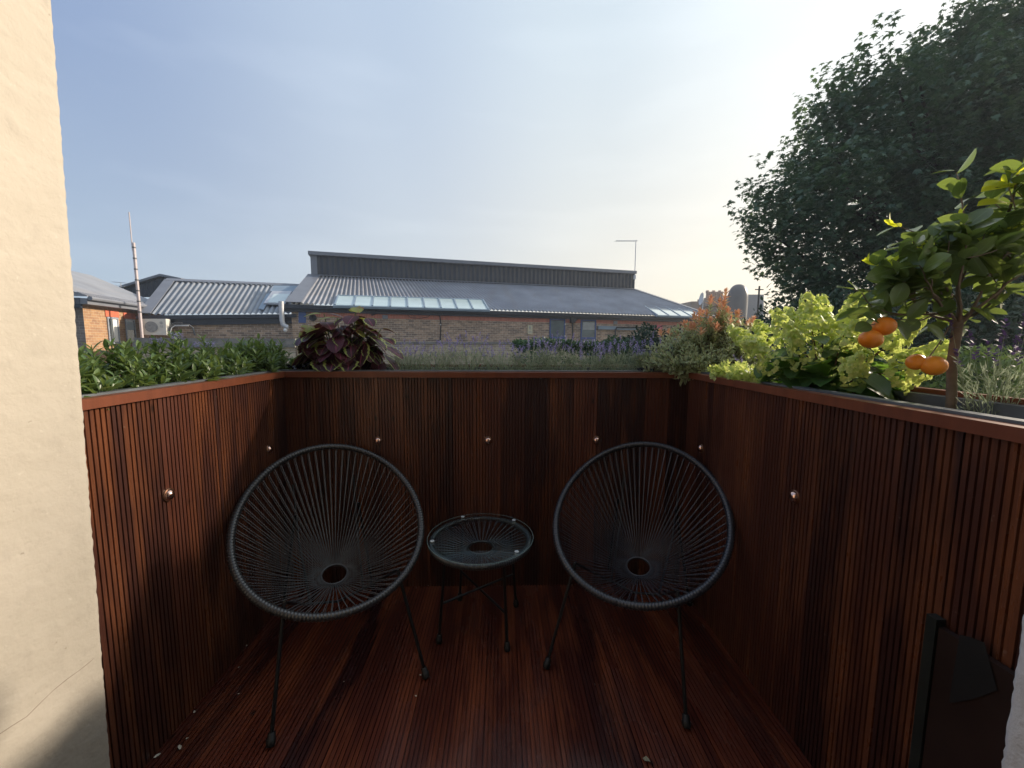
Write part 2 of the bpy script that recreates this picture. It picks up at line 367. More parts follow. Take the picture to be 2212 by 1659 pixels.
M['bark'] = plain('bark', (.16, .12, .085), .8, var=.35, nscale=25, bmp=.003)
M['bark_dark'] = plain('dark_bark', (.05, .04, .03), .9, nscale=8)
def orange_mat():
    m, t, b = mat_new('orange_peel'); n = noise(t, 18, 3)
    L(t, mixc(t, mrange(t, n, .3, .7), (.80, .21, .012), (.90, .33, .025)), b.inputs['Base Color']); b.inputs['Roughness'].default_value = .38
    b.inputs['Subsurface Weight'].default_value = .15; b.inputs['Subsurface Radius'].default_value = (.01, .004, .001)
    bump(t, b, noise(t, 420, 2), .0006, .6); return m
M['orange'] = orange_mat()
def brick(name, c1, c2, mort, bw=.27, rh=.095, rot=False, stain=.25):
    m, t, b = mat_new(name); uv = N(t, 'ShaderNodeUVMap').outputs[0]
    mp = N(t, 'ShaderNodeMapping'); L(t, uv, mp.inputs[0])
    if rot: mp.inputs['Rotation'].default_value = (0, 0, math.pi/2)
    br = N(t, 'ShaderNodeTexBrick'); L(t, mp.outputs[0], br.inputs[0]); br.inputs['Scale'].default_value = 1
    br.inputs['Brick Width'].default_value = bw; br.inputs['Row Height'].default_value = rh; br.inputs['Mortar Size'].default_value = .007
    br.inputs['Mortar Smooth'].default_value = .3; br.inputs['Bias'].default_value = 0
    br.inputs['Color1'].default_value = (*c1, 1); br.inputs['Color2'].default_value = (*c2, 1); br.inputs['Mortar'].default_value = (*mort, 1)
    if rot: br.offset = 0
    n = noise(t, 1.3, 5); c = mixc(t, mrange(t, n, .35, .7, 0, stain), br.outputs[0], [x*.45 for x in c1])
    n2 = noise(t, 6.5, 4, vec=mp.outputs[0]); c = mixc(t, mrange(t, n2, .5, .7, 0, .45), c, [x*.5 for x in c2])
    L(t, c, b.inputs['Base Color']); b.inputs['Roughness'].default_value = .85; return m
M['brick'] = brick('stock_brick', (.54, .365, .245), (.19, .135, .105), (.68, .60, .49))
M['brick_tan'] = brick('tan_brick', (.54, .45, .32), (.34, .27, .20), (.62, .55, .45))
M['brick_red'] = brick('red_header_band', (.60, .20, .13), (.50, .16, .11), (.55, .38, .30), bw=.225, rh=.075, rot=True, stain=.1)
M['brick_orange'] = brick('orange_brick', (.42, .245, .12), (.29, .155, .085), (.46, .37, .26), stain=.15)
M['brick_grey'] = brick('grey_side_brick', (.26, .22, .20), (.17, .14, .13), (.34, .31, .28))
M['lintel'] = plain('red_lintel', (.55, .14, .07), .8, var=.15, nscale=6)
def roofing(name, col, ribs=True):
    m, t, b = mat_new(name); n1 = noise(t, .8, 5); n2 = noise(t, 5, 5, rough=.7); n3 = noise(t, 1.0, 4, stretch=(2.2, .35, .35)); n4 = noise(t, 9, 2)
    c = mixc(t, mrange(t, n1, .3, .7), [x*.82 for x in col], [x*1.15 for x in col]); c = mixc(t, mrange(t, n2, .5, .75, 0, .4), c, [x*.6 for x in col])
    c = mixc(t, mrange(t, n3, .52, .7, 0, .35), c, (.30, .26, .22)); c = mixc(t, mrange(t, n4, .74, .8, 0, .6), c, (.55, .55, .5))
    uv = N(t, 'ShaderNodeUVMap').outputs[0]; sp = N(t, 'ShaderNodeSeparateXYZ'); L(t, uv, sp.inputs[0])      # shade painted into the troughs of the sheets so the ribs show
    dv = N(t, 'ShaderNodeMath', operation='MULTIPLY'); L(t, sp.outputs[0], dv.inputs[0]); dv.inputs[1].default_value = .25
    fr = N(t, 'ShaderNodeMath', operation='FRACT'); L(t, dv.outputs[0], fr.inputs[0]); sb = N(t, 'ShaderNodeMath', operation='SUBTRACT'); L(t, fr.outputs[0], sb.inputs[0]); sb.inputs[1].default_value = .5
    ab = N(t, 'ShaderNodeMath', operation='ABSOLUTE'); L(t, sb.outputs[0], ab.inputs[0]); c = mixc(t, mrange(t, ab.outputs[0], .05, .30, .62 if ribs else 0, 0), c, [x*.30 for x in col])
    L(t, c, b.inputs['Base Color']); b.inputs['Roughness'].default_value = .55; return m
M['roof'] = roofing('grey_corrugated', (.33, .33, .35)); M['roof2'] = roofing('grey_corrugated_bluish', (.29, .31, .335))
M['roof_flat'] = plain('grey_ridge_flashing', (.17, .18, .205), .5, var=.1, nscale=1.5)
M['clad_blue'] = plain('dark_blue_cladding', (.016, .022, .034), .45, var=.15, nscale=1)
M['fascia'] = plain('navy_gutter', (.022, .027, .040), .4, var=.15, nscale=2)
M['blue'] = plain('navy_paint', (.055, .10, .26), .4, var=.1)
M['blue_grey'] = plain('blue_grey_lead', (.22, .29, .36), .5, var=.1, nscale=2)
M['skyglass'] = plain('skylight_glass', (.50, .62, .62), .12, var=.10, nscale=1.2, spec=.9)
M['skyglass2'] = plain('milky_skylight_glass', (.62, .70, .66), .15, var=.06, nscale=1.2, spec=.9)
M['window_glass'] = plain('dark_window_glass', (.05, .065, .075), .08, spec=.9, nscale=1)
M['blind_glass'] = plain('obscured_door_glass', (.15, .18, .18), .2, spec=.8, nscale=1.5)
M['win_frame'] = plain('grey_window_frame', (.28, .31, .36), .5)
M['coping'] = plain('weathered_coping', (.20, .19, .175), .85, var=.3, nscale=3)
M['zinc'] = plain('galvanised_flue', (.52, .53, .55), .45, metal=.35, var=.15, nscale=5)
M['ac'] = plain('ac_casing', (.60, .58, .53), .5, var=.05, nscale=3)
M['ac_dark'] = plain('ac_grille', (.22, .23, .25), .5)
M['grey_mark'] = plain('grey_logo', (.38, .38, .37), .5)
M['mast'] = plain('pinkish_mast', (.50, .43, .42), .5, var=.1)
M['hose'] = plain('pipe_lagging', (.10, .10, .10), .6)
M['white'] = plain('white_plastic', (.75, .75, .73), .4, var=.04)
M['pale_sign'] = plain('pale_notice', (.62, .56, .38), .6, var=.05)
M['pink'] = plain('pink_red_cover', (.55, .12, .16), .6)
M['black_pipe'] = plain('black_pipe', (.018, .018, .02), .45)
M['wing_roof'] = roofing('wing_slates', (.25, .26, .28), False)
M['slate'] = plain('slate', (.13, .14, .16), .5, var=.2)
M['far_brick'] = plain('distant_brick', (.30, .22, .17), .85, var=.2, nscale=2)
M['pot'] = plain('clay_pot', (.42, .27, .19), .8)
M['ground'] = plain('yard_ground', (.07, .075, .06), .9, var=.4, nscale=.4)
M['plastic'] = plain('black_plastic_sheet', (.02, .023, .03), .25, nscale=20)
M['petal'] = plain('pale_petal', (.62, .58, .48), .7)
M['dryleaf'] = plain('dry_leaf', (.28, .27, .18), .7)
M['panel'] = plain('smooth_brown_panel', (.028, .016, .013), .4, var=.3, nscale=5)
M['panel_dark'] = plain('black_opening', (.006, .006, .006), .7)
M['panel_green'] = plain('greenish_black_batten', (.016, .020, .017), .45)

# ------------------------------------------------------------------ ground
g = MB(); g.face([(-60, -25, -3.2), (60, -25, -3.2), (60, 75, -3.2), (-60, 75, -3.2)]); tag(g.build('ground', M['ground']), kind='structure')

# ------------------------------------------------------------------ deck enclosure
XL, XR, YB, ZR = -1.046, .925, 1.955, 1.076
BW, NR = .119, 8
def ridged(n_boards, place, along0, along1, k0=0, frac=1.0):
    """profile of ridged boards, place(c, depth, a) -> point, c across (m), a along (m)"""
    s = MB(); p = BW/NR
    for bdi in range(n_boards):
        x0 = bdi*BW+.0022; W_ = BW-.0044
        prof = [(0, -.009), (0, 0)]
        q = (W_)/NR
        for r in range(NR):
            a = r*q; g0 = a+q*.68
            if r < NR-1: prof += [(g0, 0), (g0+q*.04, -.0050), (a+q*.96, -.0050), (a+q, 0)]
        prof += [(W_, 0), (W_, -.009), (W_+.0044, -.009)]
        A = [place(x0+c, d, along0) for c, d in prof]; B = [place(x0+c, d, along1) for c, d in prof]
        uvf = lambda i, j, prof=prof, bdi=bdi: (k0+bdi+min(.98, max(.02, prof[min(j, len(prof)-1)][0]/BW)), (along0, along1)[i])
        s.grid([A, B], uvf=uvf)
    return s
dk = ridged(18, lambda c, d, a: (-1.0065-.119+c, a, d), -.15, YB+.01, 0)
deck = dk.build('deck_floor', M['deck']); tag(deck, kind='structure')

def parapet(name_label, boards, rail):
    t = thing('slatted_parapet', name_label, 'parapet')
    boards.build('board_cladding', M['clad'], t); rail.build('top_rail', M['rail'], t); return t
nl = 10
bl = ridged(nl, lambda c, d, a: (XL+d, YB-c, a), -.01, ZR, 20)
rl = MB(); rl.hexa((XL-.022, .98, ZR), (XL+.014, .98, ZR), (XL+.014, YB+.022, ZR), (XL-.022, YB+.022, ZR), (0, 0, .027))
parapet('left parapet of ridged red-brown boards, its upper half in sunlight', bl, rl)
bb = ridged(17, lambda c, d, a: (XL-.026+c, YB-d, a), -.01, ZR, 50)
rb = MB(); rb.hexa((XL+.016, YB-.014, ZR-.001), (XR-.016, YB-.014, ZR-.001), (XR-.016, YB+.022, ZR-.001), (XL+.016, YB+.022, ZR-.001), (0, 0, .027))
parapet('back parapet of dark ridged boards behind the two chairs and table', bb, rb)
br_ = ridged(14, lambda c, d, a: (XR-d, YB-c, a), -.01, ZR, 90)
rr_ = MB(); rr_.hexa((XR-.014, .30, ZR), (XR+.022, .30, ZR), (XR+.022, YB+.022, ZR), (XR-.014, YB+.022, ZR), (0, 0, .027))
parapet('right parapet of dark ridged boards in shade under the orange tree', br_, rr_)

def planter(label, x0, x1, y0, y1, open_ends=()):
    t = thing('planter_trough', label, 'planter', ((x0+x1)/2, (y0+y1)/2, 0)); ox, oy = (x0+x1)/2, (y0+y1)/2
    def bx(s, a, b, c, d, e, f): s.box(a-ox, b-ox, c-oy, d-oy, e, f)
    s = MB(); zt = 1.109; th = .03
    bx(s, x0, x0+th, y0, y1, .60, zt); bx(s, x1-th, x1, y0, y1, .60, zt)
    bx(s, x0+th, x1-th, y0, y0+th, .60, zt-.002); bx(s, x0+th, x1-th, y1-th, y1, .60, zt-.002)
    s.build('liner', M['liner'], t)
    s = MB(); n = 26; rngp = random.Random(int(x0*100)+5)
    G = [[(x0+th-ox+(x1-x0-2*th)*i/n, y0+th-oy+(y1-y0-2*th)*j/n, 1.03+rngp.uniform(-.012, .012)) for j in range(n+1)] for i in range(n+1)]
    s.grid(G); s.build('soil', M['soil'], t)
    return t, ox, oy
tl, ox, oy = planter('grey-lined planter of glossy green shrubs outside the left parapet', XL-.28, XL-.024, .70, YB+.022)
s = MB(); s.box(XL-.31-ox, XL-.282-ox, .70-oy, YB+.3-oy, .6, 1.122); s.build('outer_board', M['rail'], tl)
tb, ox, oy = planter('grey-lined planter of lavender along the back parapet', XL-.28, XR+.28, YB+.026, YB+.29)
s = MB(); s.box(XL-.28-ox, XR+.28-ox, YB+.292-oy, YB+.316-oy, .6, 1.122); s.build('outer_board', M['rail'], tb)
tr_, ox, oy = planter('grey-lined planter of hydrangea and orange tree outside the right parapet', XR+.024, XR+.28, .25, YB+.022)
s = MB(); s.box(XR+.282-ox, XR+.306-ox, .25-oy, YB+.3-oy, .6, 1.122); s.build('outer_board', M['rail'], tr_)

# house render at both sides of the doorway
def rough_wall(x_face, y_end, sx, z1, mat, parent, seed, name='render_face'):
    rg = random.Random(seed); s = MB(); nz, ny = 260, 26
    G = []
    zz = [i*z1/nz for i in range(nz+1)]
    wob = [rg.uniform(-.0013, .0013) for _ in zz]
    y0_ = y_end
    for i, z in enumerate(zz):
        y_end = y0_+(.030*(z-1.1) if sx < 0 else 0)
        ys = [y_end-1.4*(j/ny)**1.7 for j in range(ny+1)]
        row = [(x_face+sx*.22, y_end-.004+wob[i], z), (x_face+sx*.010, y_end-.003+wob[i], z), (x_face+sx*.003, y_end-.007+wob[i]*1.2, z)]
        for j, y in enumerate(ys[1:]):
            row.append((x_face+rg.uniform(-.0009, .0009)+.004*math.sin(z*3.1+y*4), y-.01, z))
        G.append(row)
    s.grid(G); return s.build(name, mat, parent, True)
t = thing('house_wall', 'cream rendered doorway jamb with a long diagonal crack, lit by sun', 'wall')
rough_wall(-1.025, 1.012, -1, 2.9, M['plaster'], t, 3)
s = MB(); s.box(-1.9, -1.25, -.3, .93, -.1, 2.9); s.build('wall_core', M['plaster'], t)
cp = [(lambda p: (-1.025+.004*math.sin(p[2]*3.1+p[1]*4)+.0002, p[1], p[2]))(onX(x, y, -1.0245)) for x, y in ((0, 1588), (30, 1568), (62, 1548), (95, 1515), (118, 1492), (150, 1466), (172, 1450), (190, 1436), (206, 1422))]
s = MB(); s.tube([p for p in cp], .0007, 5); s.build('crack', M['crack'], t)
t = thing('house_wall', 'white rendered doorway jamb at the lower right edge', 'wall')
rough_wall(.898, .632, 1, 2.9, M['plaster_white'], t, 8)
s = MB(); s.box(1.12, 1.9, -.3, .60, -.1, .62); s.build('wall_core', M['plaster_white'], t)
t = thing('house_facade', 'unseen house facade behind the viewer, coloured dark to cut bounced light', 'wall')
s = MB(); s.box(-5, 5, -.62, -.42, -3.2, 5.5); s.build('facade', M['facade_dark'], t)  # out of view: blocks sky from behind, dark colour keeps bounce low

# dark panel leaning in the corner at lower right
t = thing('storage_panel', 'smooth dark brown panel with a black cut-out against the right parapet', 'panel', (0, 0, 0))
s = MB(); s.box(XR-.022, XR-.008, .60, .750, .0, .668); s.build('board', M['panel'], t)
s = MB(); s.box(XR-.026, XR-.006, .752, .772, .0, .682); s.build('edge_batten', M['panel_green'], t)
z5 = lambda a, b: onX((1900+a*.3165)*.8848, (1350+b*.3165)*.8848, XR-.0245)
s = MB(); s.face([z5(*q) for q in ((1400, 630), (1480, 648), (1590, 690), (1640, 880), (1690, 1060), (1500, 1130), (1320, 1160), (1330, 1050))]); s.build('opening', M['panel_dark'], t)

# wall lights
def wall_light(p, n, label):
    t = thing('wall_light', label, 'light', p, 0, 'small copper dome lights set in the parapets')
    s = MB(); n = np.array(n, float)
    s.lathe([(.0215, -.002), (.0215, .0035), (.0175, .0045)], (0, 0, 0), n, 24); s.build('bezel', M['bezel'], t, True)
    s = MB(); s.lathe([(.0168, .003)]+[(.0165*math.cos(a), .0035+.0125*math.sin(a)) for a in np.linspace(.15, 1.52, 9)], (0, 0, 0), n, 24)
    s.build('dome', M['copper'], t, True)
zl = .762
wl = [((XL, 1.25, zl+.004), (1, 0, 0), 'copper dome light on the sunlit left parapet, nearest the cream wall'),
      ((XL, 1.80, zl), (1, 0, 0), 'copper dome light on the left parapet near the back corner'),
      ((-.605, YB, zl), (0, -1, 0), 'copper dome light on the back parapet above the left chair'),
      ((-.065, YB, zl), (0, -1, 0), 'copper dome light on the back parapet above the side table'),
      ((.475, YB, zl), (0, -1, 0), 'copper dome light on the back parapet above the right chair left edge'),
      ((XR, 1.80, zl), (-1, 0, 0), 'copper dome light on the right parapet near the back corner'),
      ((XR, 1.20, zl+.006), (-1, 0, 0), 'copper dome light on the right parapet nearest the viewer')]
for a in wl: wall_light(*a)

# ------------------------------------------------------------------ chairs
def make_chair(loc, rz, label, cord, strg):
    # local frame: +x to the sitter's side, -y is the way the chair faces
    t = thing('string_chair', label, 'chair', loc, rz, 'black string lounge chairs')
    Lh, zm, zh, wd, bow, egg = .331, .541, .211, .347, -.025, -.012
    def rim(a):
        c_, s_ = math.cos(a), math.sin(a)
        return np.array([wd*s_*(1+egg*c_), -Lh*c_, zm-zh*c_+bow*s_*s_])
    hole = np.array([0, .065, .259]); nrm = norm(np.array([0, -.16, .46])); rh = .048
    hx = np.array([1., 0, 0]); hy = np.cross(nrm, hx)
    # bound rim: tube whose radius ripples with the cord wraps
    s = MB(); n = 760; k = 12; G = []
    for i in range(n+1):
        a = 2*math.pi*i/n; p = rim(a); tg = norm(rim(a+.01)-rim(a-.01)); o = norm(np.cross(tg, np.cross(p-np.array([0, 0, zm]), tg)))
        b = np.cross(tg, o); r_ = .0132+(.0014 if i % 4 in (0, 1) else -.0009)
        G.append([p+r_*(o*math.cos(q)+b*math.sin(q)) for q in np.linspace(0, 2*math.pi, k+1)[:-1]])
    s.grid(G, close=True); s.build('bound_rim', cord, t, True)
    # cords
    s = MB(); nc = 72; rg = random.Random(5)
    for i in range(nc):
        a = 2*math.pi*i/nc; 
        for off, rad, dz in ((0, 1.0, .0), (.011, 1.06, -.012)):
            p = rim(a+off); tg = norm(rim(a+.01)-rim(a-.01))
            ci = hole+rh*rad*(-hy*math.cos(a)*-1*-1+hx*math.sin(a)) if False else hole+rh*rad*(hx*math.sin(a)+hy*(-math.cos(a)))+nrm*dz
            d = ci-p; p0 = p+norm(d)*.010-nrm*(0 if off == 0 else .008)
            mid = (p0+ci)/2+np.array([0, 0, -.010+rg.uniform(-.002, .002)])
            s.tube([p0, mid, ci], .00135, 6, cap=False)
    s.build('seat_cords', strg, t, True)
    s = MB(); s.tube([hole+(rh+.003)*(hx*math.sin(a)+hy*math.cos(a)) for a in np.linspace(0, 2*math.pi, 49)], .0045, 8, cap=False)
    s.tube([hole-nrm*.007+(rh+.006)*(hx*math.sin(a)+hy*math.cos(a)) for a in np.linspace(0, 2*math.pi, 49)], .004, 8, cap=False)
    s.build('hub_ring', cord, t, True)
    # legs: front pair and rear pair, rubber feet
    def leg(top, foot):
        top = np.array(top, float); foot = np.array(foot, float); d = norm(foot-top)
        s = MB(); s.tube([top, foot-d*.012], .0062, 8); lo = s.build('leg', M['black_steel'], t, True)
        s = MB(); s.tube([foot-d*.036, foot-d*.034, foot-d*.018, foot-d*.016, foot], [.0075, .011, .012, .0145, .0125], 12); s.build('rubber_foot', M['rubber'], lo, True)
    for q in (-1, 1):
        leg((q*.19, -.235, .375), (q*.249, -.376, 0.006))
        leg((q*.13, .20, .50), (q*.20, .30, 0.006))
    s = MB()
    s.tube([(-.19, -.235, .375), (-.10, -.02, .205), (-.12, .21, .36), (-.13, .31, .60)], .0050, 8)
    s.tube([(.19, -.235, .375), (.10, -.02, .205), (.12, .21, .36), (.13, .31, .60)], .0050, 8)
    s.tube([(-.105, -.02, .21), (0, -.02, .185), (.105, -.02, .21)], .0050, 8)
    s.build('under_frame', M['black_steel'], t, True)
    return t
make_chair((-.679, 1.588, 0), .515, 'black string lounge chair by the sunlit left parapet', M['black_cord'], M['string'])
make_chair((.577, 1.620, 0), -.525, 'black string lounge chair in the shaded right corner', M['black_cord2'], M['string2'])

# side table
TC = (-.088, 1.665, 0)
t = thing('side_table', 'low round black string side table with glass top between the two chairs', 'side table', TC)
ZT, RTB = .395, .222
s = MB(); n = 560; G = []
for i in range(n+1):
    a = 2*math.pi*i/n; o = np.array([math.cos(a), math.sin(a), 0]); p = o*(RTB-.012)+np.array([0, 0, ZT])
    r_ = .0125+(.0013 if i % 4 in (0, 1) else -.0008)
    G.append([p+r_*(o*math.cos(q)+np.array([0, 0, 1.])*math.sin(q)) for q in np.linspace(0, 2*math.pi, 13)[:-1]])
s.grid(G, close=True); s.build('bound_rim', M['black_cord'], t, True)
s = MB(); hb = np.array([0, .0, ZT-.035])
for i in range(42):
    a = 2*math.pi*i/42
    for off, dz in ((0, 0), (.04, -.008)):
        s.tube([(math.cos(a+off)*(RTB-.022), math.sin(a+off)*(RTB-.022), ZT+dz*.5), (math.cos(a)*.056, math.sin(a)*.056, hb[2]+dz)], .0018, 5, cap=False)
s.build('string_bowl', M['string2'], t, True)
s = MB(); s.tube([hb+np.array([math.cos(a)*.055, math.sin(a)*.055, 0]) for a in np.linspace(0, 2*math.pi, 41)], .005, 8, cap=False); s.build('hub_ring', M['black_cord'], t, True)
s = MB(); s.lathe([(0.0001, ZT+.0165), (RTB+.002, ZT+.0165), (RTB+.004, ZT+.019), (RTB+.002, ZT+.0215), (.0001, ZT+.0215)], (0, 0, 0), n=96); s.build('glass_top', M['glass'], t, True)
s = MB(); s.tube([(math.cos(a)*(RTB+.0045), math.sin(a)*(RTB+.0045), ZT+.019) for a in np.linspace(0, 2*math.pi, 97)], .0014, 6, cap=False); s.build('glass_edge', M['glass_edge'], t, True)
for px, py in ((991, 1108), (1125, 1117), (943, 1168), (1099, 1184)):
    p = onz(px, py, ZT+.022)-np.array(TC); q = norm(np.array([p[0], p[1], 0]))*(RTB-.016)
    s = MB(); s.lathe([(.0001, ZT+.0222), (.0085, ZT+.0222), (.0092, ZT+.0235), (.0085, ZT+.0245), (.0001, ZT+.0246)], (q[0], q[1], 0), n=20)
    s.lathe([(.0085, ZT+.0162), (.0085, ZT+.010)], (q[0], q[1], 0), n=20); s.build('clear_pad', M['pad'], t, True)
tf = [(-.258, 1.559), (.026, 1.511), (.072, 1.785), (-.200, 1.838)]
ends = []
for i, (fx, fy) in enumerate(tf):
    foot = np.array([fx-TC[0], fy-TC[1], .005]); q = norm(np.array([foot[0], foot[1], 0])); top = q*.165+np.array([0, 0, ZT-.014]); d = norm(foot-top)
    s = MB(); s.tube([top, foot-d*.01], [.0055, .0065], 8); lo = s.build('leg', M['black_steel'], t, True)
    s = MB(); s.tube([foot-d*.036, foot-d*.034, foot-d*.018, foot-d*.016, foot], [.0075, .0105, .0115, .0140, .012], 12); s.build('rubber_foot', M['rubber'], lo, True)
    ends.append(top+(foot-top)*.56)
s = MB(); s.tube([ends[0], ends[2]], .005, 8); s.build('cross_bar', M['black_steel'], t, True)
s = MB(); s.tube([ends[1]-np.array([0, 0, .012]), ends[3]-np.array([0, 0, .012])], .005, 8); s.build('cross_bar', M['black_steel'], t, True)
s = MB(); s.lathe([(.0001, 0), (.006, .0), (.006, .012), (.0001, .012)], (-.105, -.118, ZT-.042), n=12); s.build('white_tab', M['white'], t)

# litter on the boards
zz4 = lambda a, b: onz((200+a*.4069)*.8848, (1400+b*.4069)*.8848, .002)
def petal(p, sz, k, label, grp, mat, name='fallen_petal', cat='petal'):
    s = MB(); rg = random.Random(k); pts = []
    for i in range(9):
        a = i/9*6.283; r_ = sz*(.55+.45*rg.random()); pts.append((r_*math.cos(a), r_*.6*math.sin(a), .002+.35*sz*rg.random()))
    for i in range(9): s.face([pts[i], pts[(i+1) % 9], (0, 0, .003)])
    o = s.build(name, mat); o.location = (p[0], p[1], .002); o.rotation_euler = (0, 0, k*1.7); tag(o, label, cat, grp)
GP = 'pale petals fallen on the deck'
for i, (a, b, q, l) in enumerate(((988, 435, .006, 'pale petal at the foot of the left parapet, farthest from the viewer'), (941, 565, .004, 'tiny pale petal on the deck just right of the left wall foot'),
        (941, 725, .004, 'tiny pale petal between the wall foot and the left chair leg'), (675, 835, .007, 'pale petal at the left wall foot, halfway to the camera'),
        (633, 993, .005, 'small pale petal above the pair nearest the viewer at left'), (588, 1047, .010, 'curled pale petal on the deck near the lower left corner'),
        (455, 1098, .011, 'largest pale petal against the left wall foot, nearest the viewer'), (2030, 612, .006, 'white petal beside the right foot of the left chair'),
        (2083, 73, .009, 'bright white scrap at the foot of the back parapet'), (2003, 738, .006, 'white fleck in the gap between boards below the left chair foot'),
        (1572, 652, .003, 'tiny pale fleck between the legs of the left chair'))):
    petal(zz4(a, b), q, i, l, GP, M['petal'])
p = onz((1100+1318*.3617)*.8848, (1400+1262*.3617)*.8848, .002); petal(p, .016, 31, 'dry grey-green leaf on the deck at the bottom centre right', 'dry leaves on the deck', M['dryleaf'], 'dry_leaf', 'leaf')
p = zz4(1600, 240); petal(p, .018, 33, 'crumpled dry leaf on the deck just behind the rim of the left chair', 'dry leaves on the deck', M['dryleaf'], 'dry_leaf', 'leaf')

# ------------------------------------------------------------------ distant buildings
def bil(a, b, c, d, u, v): return a*(1-u)*(1-v)+b*u*(1-v)+c*u*v+d*(1-u)*v
def corrugated(a, b, c, d, pitch, amp, sub=4, vrows=3):
    """quad a b (bottom edge) c d (top edge), waves running up the slope"""
    a, b, c, d = [np.array(q, float) for q in (a, b, c, d)]
    nrm = norm(np.cross(b-a, d-a)); Lw = np.linalg.norm(b-a); n = int(Lw/pitch)*sub; s = MB()
    G = [[bil(a, b, c, d, i/n, j/vrows)+nrm*amp*math.cos(2*math.pi*i/sub) for j in range(vrows+1)] for i in range(n+1)]
    s.grid(G); return s, nrm
def beam(s, a, b, h, dpt, up=(0, 0, 1), out=None, m=0):
    """bar from a to b, hanging h down and going dpt towards out"""
    a = np.array(a, float); b = np.array(b, float); up = np.array(up, float); o = np.array(out, float)*dpt
    s.hexa(a, b, b-up*h, a-up*h, o, m)
GZ = -3.2
EL = onY(629, 655, 18.5); ER = onY(1545, 685, 25.5)
BL = onY(675, 596, 24.5); BRt = onY(1370, 626, 30.2)
ux = norm(np.array([ER[0]-EL[0], ER[1]-EL[1], 0])); uy = np.array([-ux[1], ux[0], 0])
wh = thing('warehouse', 'long brick warehouse with corrugated grey roof and raised dark clerestory', 'building', (0, 0, 0))
s, rn = corrugated(EL, ER, BRt, BL, .215, .052); s.build('roof', M['roof'], wh, True)
def onroof(px, py, lift=.07): return onplane(px, py, EL+rn*lift, rn)
# verge flashings
s = MB(); v = norm(BL-EL); s.hexa(EL-ux*.25+rn*.05-v*.05, EL+ux*.42+rn*.05-v*.05, BL+ux*.42+rn*.05, BL-ux*.25+rn*.05, rn*.03); 
s.hexa(BL-ux*.25+rn*.06-v*.16, BRt+rn*.06-v*.16, BRt+rn*.06+v*.1, BL-ux*.25+rn*.06+v*.1, rn*.03)
vr = norm(BRt-ER); s.hexa(ER-ux*.2+rn*.05, ER+ux*.12+rn*.05, BRt+ux*.12+rn*.05, BRt-ux*.2+rn*.05, rn*.03); s.build('roof_flashing', M['roof_flat'], wh)
# clerestory
TL = onY(675, 545, 24.45); TR = onY(1369, 587, 30.1)
TLb = np.array([BL[0], BL[1], TL[2]]); TRb = np.array([BRt[0], BRt[1], TR[2]])
s, cn = corrugated(BL, BRt, TRb, TLb, .30, .03, vrows=1)
s.hexa(BL+uy*.1, BRt+uy*.1, BRt+uy*2.5, BL+uy*2.5, (0, 0, TLb[2]-BL[2]-.05)); s.build('clerestory', M['clad_blue'], wh, False)
s = MB(); s.hexa(TLb-uy*.25-ux*.15+np.array([0, 0, -.16]), TRb-uy*.25+np.array([0, 0, -.16]), TRb+uy*2.7+np.array([0, 0, -.16]), TLb+uy*2.7-ux*.15+np.array([0, 0, -.16]), (0, 0, .2)); s.build('clerestory_roof', M['roof_flat'], wh)
s = MB(); s.hexa(BL-uy*.05-ux*.06, BL-uy*.05+ux*.28, TLb-uy*.05+ux*.28-np.array([0, 0, .15]), TLb-uy*.05-ux*.06-np.array([0, 0, .15]), uy*.2); s.build('corner_flashing', M['roof_flat'], wh)
# gutter and walls
s = MB(); E0 = EL-ux*.3+np.array([0, 0, -.06]); E1 = ER+ux*.1+np.array([0, 0, -.06])
beam(s, E0-uy*.12, E1-uy*.12, .16, .14, out=uy); beam(s, E0+uy*.05-np.array([0, 0, .10]), E1+uy*.05-np.array([0, 0, .10]), .20, .2, out=uy); s.build('gutter', M['fascia'], wh)
W0 = EL+uy*.22; W1 = ER+uy*.22
def facade_pt(px, py, off=0.): return onplane(px, py, W0-uy*off, uy)
def wall_quad(a, b, z0, z1, uvo=0):
    Lw = math.hypot(b[0]-a[0], b[1]-a[1]); return [(a[0], a[1], z0), (b[0], b[1], z0), (b[0], b[1], z1), (a[0], a[1], z1)], [(uvo, z0), (uvo+Lw, z0), (uvo+Lw, z1), (uvo, z1)]
zt0, zt1 = EL[2]-.33, ER[2]-.33
s = MB(); a, b = W0-ux*.05, W1
Lw = np.linalg.norm((b-a)[:2])
for i in range(1): s.face([(a[0], a[1], GZ), (b[0], b[1], GZ), (b[0], b[1], zt1), (a[0], a[1], zt0)], [(0, GZ), (Lw, GZ), (Lw, zt1), (0, zt0)])
a2, b2 = a+uy*8, b+uy*8
s.face([(b[0], b[1], GZ), (b2[0], b2[1], GZ), (b2[0], b2[1], zt1), (b[0], b[1], zt1)], [(0, GZ), (8, GZ), (8, zt1), (0, zt1)])
s.face([(a2[0], a2[1], GZ), (a[0], a[1], GZ), (a[0], a[1], zt0), (a2[0], a2[1], zt0)], [(0, GZ), (8, GZ), (8, zt0), (0, zt0)])
s.build('wall', M['brick'], wh)
# gable closing the left end under the verge
s = MB(); s.face([EL-ux*.0+uy*.05-np.array([0, 0, .4]), EL+uy*.05, BL-np.array([0, 0, .05]), np.array([BL[0], BL[1], EL[2]-.4])]); s.build('gable', M['clad_blue'], wh)
